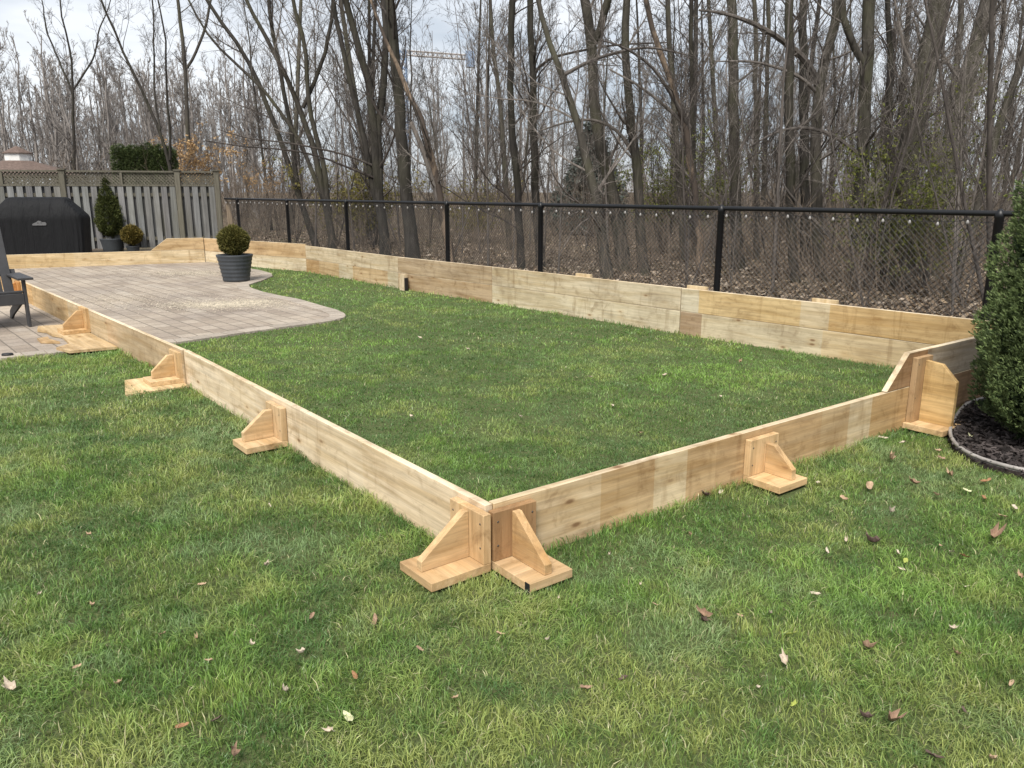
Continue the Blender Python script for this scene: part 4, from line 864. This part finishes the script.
# leaf litter on the forest floor
rs = np.random.default_rng(88); n = 90000; Y = rs.uniform(6.5, 34, n); X = rs.uniform(-0.5, 0.85, n) * Y
d = (FEND - FP[0]) / np.linalg.norm(FEND - FP[0]); nb = np.array([-d[1], d[0]]); nb = nb if nb[1] > 0 else -nb
dist = (X - FP[0][0]) * nb[0] + (Y - FP[0][1]) * nb[1]; ok = (dist > -0.85) & (rs.uniform(0, 1, n) < 18 / Y); X, Y = X[ok], Y[ok]; n = len(X)
th = rs.uniform(0, 6.28, n); l_ = rs.uniform(0.025, 0.065, n); tl = rs.normal(0, 0.35, (n, 2))
dx = np.column_stack([np.cos(th), np.sin(th), tl[:, 0]]) * l_[:, None]; dy = np.column_stack([-np.sin(th), np.cos(th), tl[:, 1]]) * l_[:, None] * 0.6; c_ = np.column_stack([X, Y, rs.uniform(-0.01, 0.035, n)])
V = np.stack([c_ - dx, c_ - dy * 0.9, c_ + dx, c_ + dy * 0.9 + [0, 0, 0.012]], 1).reshape(-1, 3)
pal = np.array([(0.165, 0.122, 0.085), (0.24, 0.19, 0.14), (0.32, 0.265, 0.21), (0.095, 0.07, 0.05), (0.26, 0.195, 0.13)])[rs.integers(0, 5, n)] * rs.uniform(0.8, 1.5, (n, 1))
mb = MB(); mb.add(V, [np.arange(n * 4).reshape(-1, 4)], 0, np.repeat(pal, 4, 0))
tag(mb.build('leaf_litter', [M_DRY]), 'brown dead leaves covering the forest floor behind the fence', 'leaf litter', kind='stuff')

# shrubs still carrying leaves, each a thing of its own
def leaf_shrub(name, label, c, spread, n_st, n_lf, base, tip, size, seed, z0=0.3, mat=M_LEAF, flat=False, cat='shrub'):
    rng = np.random.default_rng(seed); r = empty(name, (c[0], c[1], 0)); tag(r, label, cat)
    n = n_st; d = np.column_stack([rng.normal(0, 1, (n, 2)) * spread[0] * 0.5, np.full(n, spread[2])]); P = np.zeros((n, 6, 3)); s = np.linspace(0, 1, 6)
    P[:, :, :] = d[:, None, :] * s[None, :, None] * rng.uniform(0.6, 1.05, (n, 1, 1)); P[:, 1:] += np.cumsum(rng.normal(0, 0.05, (n, 5, 3)), 1); R = np.full((n, 1), 0.010) * np.linspace(1, 0.4, 6)[None]
    mb = MB(); mb.tubes(P, R, 4); L1, r1 = branch(P, R, 7, rng, 0.2, 0.95, (0.4, 1.1), (0.2, 0.45), 4, 0.0, 0.6, 0.15, 0.004); mb.tubes(L1, r1, 3); L2, r2 = branch(L1, r1, 3, rng, 0.2, 1, (0.4, 1.0), (0.4, 0.7), 3, 0.0, 0.7, 0.15, 0.003); mb.tubes(L2, r2, 3)
    mb.build('stems', [M_TWIG], r)
    src = np.concatenate([L1[:, 1:].reshape(-1, 3), L2.reshape(-1, 3)]); src = src[src[:, 2] > z0]; p = src[rng.integers(0, len(src), n_lf)] + rng.normal(0, 0.05, (n_lf, 3))
    od = rng.normal(0, 1, (n_lf, 3)); od[:, 2] *= 0.4 if flat else 1.0; mb = MB(); k_ = rng.uniform(0.7, 1.3, n_lf)
    def cf(i, m_):
        q_ = rng.uniform(0, 1, (m_, 1)); return (np.array(base) * (1 - q_) + np.array(tip) * q_) * k_[i][:, None]
    sprays(mb, p, od, rng, size, 3, cf, 0.7, 0.62); mb.build('leaves', [mat], r); return r
GB, GT = (0.075, 0.095, 0.022), (0.22, 0.23, 0.06); YB, YT = (0.14, 0.13, 0.03), (0.30, 0.26, 0.07)
def spot(px, Y): return (at_depth(px, 240, Y)[0], Y)
leaf_shrub('green_shrub', 'leafy green shrub under the thickest leaning trunk by the fence', spot(905, 12.6), (1.1, 1.1, 1.9), 26, 2600, GB, GT, 0.05, 501)
leaf_shrub('green_shrub', 'sparse green shrub climbing beside the thick dark forked trunk', spot(868, 13.4), (0.8, 0.8, 2.4), 18, 1000, GB, GT, 0.05, 502)
leaf_shrub('green_shrub', 'tall thin shrub with yellow green leaves between the leaning trunks', spot(930, 13.2), (0.9, 0.9, 3.4), 20, 1100, GB, GT, 0.05, 503, 0.8)
leaf_shrub('green_shrub', 'yellow green bush behind the dark multi-stemmed clump', spot(362, 24), (2.2, 2.2, 2.4), 34, 2600, YB, YT, 0.075, 504)
leaf_shrub('green_shrub', 'loose olive green bush right of the curving grey trunk', spot(662, 21), (1.6, 1.6, 3.0), 28, 1800, GB, GT, 0.06, 505, 0.8)
leaf_shrub('green_shrub', 'thin olive shrub between the snapped trunk and the mossy trunk', spot(716, 19), (1.2, 1.2, 3.1), 22, 1400, GB, GT, 0.055, 506, 0.8)
leaf_shrub('green_shrub', 'low green bush seen between the peeled tree and the upright pair', spot(475, 25), (1.6, 1.6, 1.8), 24, 1600, YB, YT, 0.065, 507)
leaf_shrub('beech_sapling', 'young beech with orange dry leaves above the wooden fence', spot(188, 29), (1.5, 1.5, 3.6), 18, 1300, (0.36, 0.225, 0.11), (0.52, 0.36, 0.19), 0.085, 508, 1.9, M_DRY, True, 'tree')
leaf_shrub('beech_sapling', 'small beech with tan dry leaves beyond the fence corner', spot(268, 33), (1.6, 1.6, 3.0), 14, 420, (0.32, 0.20, 0.09), (0.46, 0.30, 0.14), 0.08, 509, 1.5, M_DRY, True, 'tree')
# blue spruce deep in the wood
sp = empty('spruce_tree', (at_depth(590, 240, 30)[0], 30, 0)); tag(sp, 'grey green spruce standing deep in the wood behind the forked trunk', 'tree')
mb = MB(); mb.lathe([(0.10, 0), (0.06, 2.0), (0.01, 4.0)], 8); mb.build('trunk', [M_BARK_D], sp, True)
conifer_crown(rng, [(0.3, 1.35), (1.2, 1.1), (2.4, 0.6), (3.3, 0.25), (3.9, 0.02)], 2200, 0.28, 7, (0.05, 0.065, 0.055), (0.12, 0.14, 0.125), 0.2, -0.1, 0.8).build('crown', [M_NEEDLE], sp)

# tower crane far beyond the wood
cr = empty('tower_crane', (at_depth(403, 70, 150)[0], 150, 0)); tag(cr, 'tower crane with blue mast and tan jib glimpsed far beyond the trees', 'crane')
M_BLUE = simple('crane_blue_hazed', (0.24, 0.32, 0.45), 0.5, 0.15, 3); M_JIB = simple('crane_tan_hazed', (0.42, 0.39, 0.37), 0.5, 0.15, 3)  # both crane colours paled, the haze of distance is put into them
def zz(py): return at_depth(403, py, 150)[2]
def lattice(mb, p, q, w_, n_):
    p, q = np.array(p, float), np.array(q, float); d_ = (q - p) / np.linalg.norm(q - p); u_ = np.cross(d_, (0, 1, 0)); u_ /= np.linalg.norm(u_); v_ = np.cross(d_, u_); L_ = np.linalg.norm(q - p); Ps = []
    cs = [u_ * w_ + v_ * w_, u_ * w_ - v_ * w_, -u_ * w_ - v_ * w_, -u_ * w_ + v_ * w_]
    for c in cs: Ps.append([p + c, q + c])
    for i in range(n_):
        for k in range(4): Ps.append([p + d_ * L_ * i / n_ + cs[k], p + d_ * L_ * (i + 1) / n_ + cs[(k + 1) % 4]])
    Ps = np.array(Ps); mb.tubes(Ps, np.full(Ps.shape[:2], w_ * 0.2), 4)
zt, zj = zz(50), zz(53)
mb = MB(); lattice(mb, (0, 0, 0), (0, 0, zt), 0.6, 22); mb.build('mast', [M_BLUE], cr)
mb = MB(); lattice(mb, (0.8, 0, zj), (12.5, 0, zj - 0.8), 0.38, 14); mb.build('jib', [M_JIB], cr)
mb = MB(); mb.box((11.2, -0.7, zj - 2.4), (12.8, 0.7, zj + 0.3)); mb.build('counterweight', [M_BLUE], cr)

# ------------------------------------------------------------------ grass
rng = np.random.default_rng(9)
def vnoise(x, y, sc, seed):
    r = np.random.default_rng(seed); T = r.uniform(0, 1, (256, 256)); fx, fy = x / sc + 1000.37, y / sc + 1000.71
    ix, iy = np.floor(fx).astype(int), np.floor(fy).astype(int); ux, uy = fx - ix, fy - iy; ux = ux * ux * (3 - 2 * ux); uy = uy * uy * (3 - 2 * uy); ix &= 255; iy &= 255; jx, jy = (ix + 1) & 255, (iy + 1) & 255
    return (T[ix, iy] * (1 - ux) + T[jx, iy] * ux) * (1 - uy) + (T[ix, jy] * (1 - ux) + T[jx, jy] * ux) * uy
def rect_keepout():
    """footprints of base plates and boards, so no blade grows through the timber"""
    R_ = []
    for o in bpy.data.objects:
        if o.name.split('.')[0] == 'board_bracket': R_.append((o.location.x, o.location.y, o.rotation_euler.z, -0.125, 0.125, -0.01, 0.285))
    R_.append((b3[0], b3[1], math.atan2(nL[1], nL[0]) - math.pi / 2, -0.26, 0.27, 0, 0.37)); R_.append((b4[0], b4[1], math.atan2(nL2[1], nL2[0]) - math.pi / 2, -1.2, 0.70, 0, 0.46))
    for p, q in ((A, SEAM), (SEAM, D), (A, B)):
        a, l_ = wall_frame(p, q); R_.append((p[0], p[1], a, -0.02, l_, -0.04 if q is not B else -0.004, 0.004 if q is not B else 0.04))
    return R_
KEEP = rect_keepout()
def scatter(y0, y1, dens, hscale, wscale):
    xr = lambda y: 0.72 * y + 2.0
    area = (y1 - y0) * (xr(y0) + xr(y1)); n = int(area * dens); Y = rng.uniform(y0, y1, n); X = rng.uniform(-1, 1, n) * xr(y1); ok = np.abs(X) < xr(Y); X, Y = X[ok], Y[ok]
    clump = vnoise(X, Y, 0.035, 1) * 0.5 + vnoise(X, Y, 0.09, 2) * 0.5
    ok = rng.uniform(0, 1, len(X)) < 0.28 + 1.25 * clump ** 1.2; X, Y = X[ok], Y[ok]
    ok = inside(X, Y, LAWN) & ~inside(X, Y, PATIO) & ~inside(X, Y, BED)
    X, Y = X[ok], Y[ok]; ok = np.ones(len(X), bool)
    for (ox, oy, a, x0, x1, ya, yb) in KEEP:
        lx = (X - ox) * math.cos(a) + (Y - oy) * math.sin(a); ly = -(X - ox) * math.sin(a) + (Y - oy) * math.cos(a); ok &= ~((lx > x0) & (lx < x1) & (ly > ya) & (ly < yb))
    X, Y = X[ok], Y[ok]; n = len(X)
    inn = inside(X, Y, RINK)
    nearw = np.zeros(n)
    for p_, q_ in ((A, SEAM), (SEAM, D), (A, B), (B, P680), (P680, P495), (P495, P400), (P400, P310)):
        e_ = q_ - p_; tt_ = np.clip(((X - p_[0]) * e_[0] + (Y - p_[1]) * e_[1]) / (e_ @ e_), 0, 1); dd_ = np.hypot(X - p_[0] - tt_ * e_[0], Y - p_[1] - tt_ * e_[1]); nearw = np.maximum(nearw, np.clip(1 - dd_ / 0.10, 0, 1))
    n1, n2, n3, n4 = vnoise(X, Y, 0.55, 11), vnoise(X, Y, 0.22, 12), vnoise(X, Y, 1.3, 13), vnoise(X, Y, 0.10, 14)
    hgt = hscale * np.where(inn, 0.027, 0.037) * (1 + 0.7 * nearw) * (0.45 + 0.75 * n2 + 0.45 * vnoise(X, Y, 0.07, 51)) * rng.uniform(0.55, 1.3, n); wid = wscale * rng.uniform(0.0010, 0.0022, n)
    # tufts share a lean
    la = vnoise(X, Y, 0.12, 21) * 12.6 + rng.normal(0, 1.6, n); lean = (0.45 + 0.8 * vnoise(X, Y, 0.16, 22)) * rng.uniform(0.4, 1.3, n)
    dx, dy = np.cos(la) * lean, np.sin(la) * lean
    az = rng.uniform(0, 6.28, n); sx, sy = np.cos(az) * wid, np.sin(az) * wid
    b0 = np.column_stack([X, Y, np.full(n, -0.004)]); mid = b0 + np.column_stack([dx * hgt * 0.35, dy * hgt * 0.35, hgt * 0.62]); tip = b0 + np.column_stack([dx * hgt * 1.1, dy * hgt * 1.1, hgt * (1.02 - 0.22 * np.minimum(lean, 1.4))])
    s = np.column_stack([sx, sy, np.zeros(n)])
    V = np.stack([b0 - s, b0 + s, mid + s * 0.8, mid - s * 0.8, tip], 1).reshape(-1, 3)
    i = np.arange(n)[:, None] * 5
    # blade colour: dark green, fresh green, yellowed, straw
    dark, fresh, olive, straw = np.array([0.088, 0.168, 0.048]), np.array([0.208, 0.345, 0.074]), np.array([0.34, 0.385, 0.120]), np.array([0.48, 0.45, 0.26])
    yel = np.clip((n1 * 0.5 + n2 * 0.3 + n4 * 0.35 - np.where(inn, 0.57, 0.46)) * 2.4 + rng.normal(0, 0.22, n), 0, 1)[:, None]; fr = np.clip((n3 * 0.5 + n2 * 0.5 - 0.36) * 2.4 + rng.normal(0, 0.3, n), 0, 1)[:, None]
    blu = np.clip((vnoise(X, Y, 0.4, 41) * 0.6 + vnoise(X, Y, 0.13, 42) * 0.5 - 0.62) * 3.0 + rng.normal(0, 0.2, n), 0, np.where(inn, 0.35, 0.8))[:, None]
    col = dark * (1 - fr) + fresh * fr; col = col * (0.72 + 0.56 * vnoise(X, Y, 0.055, 31) + 0.12 * (n3 - 0.5))[:, None]; col = col * (1 - yel) + olive * yel; col = col * (1 - blu) + np.array([0.215, 0.31, 0.135]) * blu
    st_ = (rng.uniform(0, 1, n) < np.where(inn, 0.012, 0.015 + 0.045 * np.clip(yel[:, 0], 0, 1)))[:, None]; col = np.where(st_, straw * rng.uniform(0.7, 1.2, (n, 1)), col) * rng.uniform(0.75, 1.3, (n, 1))
    return V, np.concatenate([i + [0, 1, 2, 3]]), i + [3, 2, 4], np.repeat(col, 5, 0)
gb = MB()
for args in ((1.15, 3.0, 24000, 0.95, 1.0), (3.0, 5.0, 15000, 0.92, 1.15), (5.0, 8.0, 6500, 0.92, 1.6), (8.0, 12.0, 2500, 0.95, 2.4), (12.0, 18.5, 1000, 1.0, 3.8)):
    V, Q, T_, c = scatter(*args); gb.add(V, [Q, T_], 0, c)
tag(gb.build('grass', [M_GRASS]), 'short patchy lawn grass inside and outside the boards', 'grass', kind='stuff')

# ------------------------------------------------------------------ fallen leaves on the lawn
def leaf_mesh(name, seed, curl, lobes):
    r = np.random.default_rng(seed); n = 14; a = np.linspace(0, 2 * np.pi, n, endpoint=False); rr = 1 + lobes * np.cos(a * 5) + r.normal(0, 0.05, n)
    rr = rr * (1 + 0.10 * r.normal(0, 1, n)) * (1 + 0.35 * np.abs(np.cos(a)) ** 6); X = np.cos(a) * rr; Yv = np.sin(a) * rr * 0.58; Z = curl * (np.abs(Yv) ** 1.5) * 2.2 + curl * 0.6 * X ** 2 + r.normal(0, 0.10, n)
    ring = np.column_stack([X, Yv, Z]); inner = ring * [0.5, 0.5, 0.22]
    V = np.concatenate([ring, inner, [[0, 0, 0.0]], [[-1.5, 0.05, 0.1], [-1.5, -0.0, 0.1], [-0.9, -0.05, 0.02], [-0.9, 0.05, 0.02]]]); F4 = [[i, (i + 1) % n, n + (i + 1) % n, n + i] for i in range(n)]; F3 = [[n + i, n + (i + 1) % n, 2 * n] for i in range(n)]
    me = bpy.data.meshes.new(name); me.from_pydata([tuple(v) for v in V], [], F4 + F3 + [[2 * n + 1, 2 * n + 2, 2 * n + 3, 2 * n + 4]]); me.update()
    for p in me.polygons: p.use_smooth = True
    return me
def leaf_mat(name, col):
    m, t, b, o = material(name); g = G(t); v = g.n('ShaderNodeTexCoord').outputs['Object']; c = g.mix(1, col, g.ramp(g.noise(v, 2.5, 4, 0.7), [(0.3, (0.6, 0.55, 0.5)), (0.65, (1.15, 1.12, 1.1))]), 'MULTIPLY'); t.links.new(c, b.inputs['Base Color']); b.inputs['Roughness'].default_value = 0.75; return m
LC = {'white': (0.50, 0.44, 0.36), 'tan': (0.38, 0.28, 0.19), 'brown': (0.28, 0.19, 0.135), 'dark': (0.10, 0.07, 0.06), 'lime': (0.34, 0.40, 0.10), 'pale': (0.50, 0.52, 0.33), 'rust': (0.27, 0.15, 0.08)}
LM = {(c, k): None for c in LC for k in range(3)}
for (c, k) in LM:
    me = leaf_mesh('fallen_leaf', 700 + k, (0.45, 0.9, 0.3)[k], (0.06, 0.20, 0.10)[k]); me.materials.append(leaf_mat('leaf_' + c, LC[c])); LM[(c, k)] = me
rs = random.Random(31)
def leaf(px, py, c, size, label=None, group=None, k=None):
    p = on_ground(px, py); o = bpy.data.objects.new('fallen_leaf', LM[(c, rs.randrange(3) if k is None else k)]); COL.objects.link(o)
    o.location = (p[0], p[1], 0.022 + size * 0.2); o.rotation_euler = (rs.uniform(-0.5, 0.5), rs.uniform(-0.4, 0.4), rs.uniform(0, 6.28)); o.scale = (size, size, size * rs.uniform(0.8, 1.2))
    tag(o, label or 'small dry leaf scrap lying in the lawn, one of many alike', 'leaf', group or 'dry leaf scraps scattered on the lawn')
NAMED = [(703, 621, 'brown', 0.030, 'large curled brown leaf below the near corner brackets on the right', 1), (785, 668, 'white', 0.026, 'crumpled whitish leaf in the lower right lawn', 1), (868, 492, 'tan', 0.042, 'upright oval tan leaf below the right middle bracket', 0), (814, 600, 'white', 0.022, 'flat whitish leaf right of the curled brown leaf', 2),
 (789, 641, 'lime', 0.026, 'yellow green leaf above the crumpled whitish leaf', 2), (349, 725, 'pale', 0.024, 'pale green oval leaf near the bottom left of centre', 2), (890, 728, 'brown', 0.032, 'folded grey brown leaf standing near the bottom right edge', 1), (285, 698, 'white', 0.020, 'torn white leaf left of the pale green oval leaf', 1), (703, 627, 'dark', 0.018, 'dark leaf stuck under the large curled brown leaf', 1),
 (890, 464, 'tan', 0.040, 'broad tan leaf on the grass before the tall bracket', 1), (640, 437, 'tan', 0.030, 'tan leaf lying inside the rink behind the front right board', 2), (356, 683, 'rust', 0.018, 'rusty orange leaf above the pale green oval leaf', 0), (11, 697, 'white', 0.026, 'pair-lobed whitish leaf at the lower left edge', 1), (234, 763, 'brown', 0.028, 'grey brown leaf cut by the bottom edge', 1),
 (905, 567, 'lime', 0.022, 'lime green leaf among whitish scraps right of centre', 2), (993, 542, 'brown', 0.045, 'long brown leaf near the right edge below the edging', 1), (873, 548, 'dark', 0.032, 'dark curled leaf left of the lime green leaf', 1), (866, 654, 'brown', 0.024, 'dull brown leaf right of the crumpled whitish leaf', 1), (623, 685, 'dark', 0.016, 'dark round leaf left of the crumpled whitish leaf', 0)]
for x, y, c, s, lab, k in NAMED: leaf(x, y, c, s * 0.85, lab, 'fallen leaves on the lawn', k)
MORE = [(882, 442, 'white', 26), (902, 447, 'white', 26), (817, 487, 'white', 18), (844, 504, 'tan', 28), (890, 517, 'white', 26), (912, 487, 'brown', 28), (937, 500, 'tan', 26), (966, 495, 'pale', 20), (983, 503, 'rust', 26), (1014, 513, 'white', 26), (1001, 521, 'tan', 26), (846, 546, 'white', 16), (897, 558, 'white', 18), (901, 575, 'white', 15), (951, 557, 'white', 16), (964, 562, 'rust', 22), (940, 551, 'tan', 14), (1019, 582, 'tan', 20), (826, 556, 'white', 18), (966, 592, 'white', 12), (739, 621, 'tan', 13), (770, 619, 'white', 12), (793, 712, 'lime', 14), (757, 694, 'white', 12), (585, 695, 'brown', 18), (547, 646, 'white', 10), (558, 604, 'white', 10), (866, 725, 'dark', 20), (953, 635, 'white', 14), (963, 718, 'dark', 14), (932, 764, 'dark', 22), (990, 766, 'tan', 14), (267, 571, 'white', 18), (203, 590, 'tan', 18), (252, 651, 'white', 14), (303, 659, 'white', 15), (330, 738, 'white', 16), (217, 727, 'dark', 20), (210, 667, 'tan', 15), (163, 640, 'brown', 14), (93, 611, 'tan', 13), (198, 644, 'tan', 14), (376, 628, 'brown', 24), (312, 622, 'brown', 16), (183, 733, 'rust', 18), (78, 673, 'tan', 14), (412, 420, 'white', 22), (612, 409, 'white', 22), (500, 386, 'tan', 20), (468, 352, 'white', 22), (371, 322, 'white', 30), (560, 345, 'white', 26), (690, 352, 'white', 24), (720, 400, 'white', 22), (590, 380, 'white', 18), (740, 365, 'tan', 26), (420, 340, 'white', 24), (330, 420, 'white', 16), (665, 378, 'white', 20), (520, 420, 'white', 16), (780, 380, 'white', 22), (450, 300, 'white', 30), (270, 510, 'white', 14), (150, 480, 'white', 14), (90, 540, 'tan', 14), (40, 600, 'white', 12), (720, 497, 'white', 22), (705, 500, 'dark', 26), (690, 540, 'tan', 16), (610, 560, 'white', 12), (640, 590, 'white', 10), (655, 610, 'tan', 12), (500, 640, 'tan', 14), (455, 705, 'tan', 12), (420, 655, 'brown', 14), (120, 690, 'tan', 12), (950, 480, 'tan', 32), (985, 486, 'rust', 30), (940, 462, 'brown', 26), (938, 455, 'tan', 22), (955, 660, 'brown', 14), (1010, 690, 'tan', 14)]
for x, y, c, s in MORE: leaf(x, y, c, s / 1000.0 * 0.85)
for x, y, c, lab in ((985, 436, 'white', 'whitish leaf on the black mulch under the cedar'), (972, 443, 'pale', 'pale yellow leaf on the black mulch nearest the edging'), (965, 428, 'tan', 'tan leaf on the black mulch beside the tall bracket')):
    p = on_ground(x, y, 0.06); leaf(x, y, c, 0.03, lab, 'fallen leaves on the mulch')
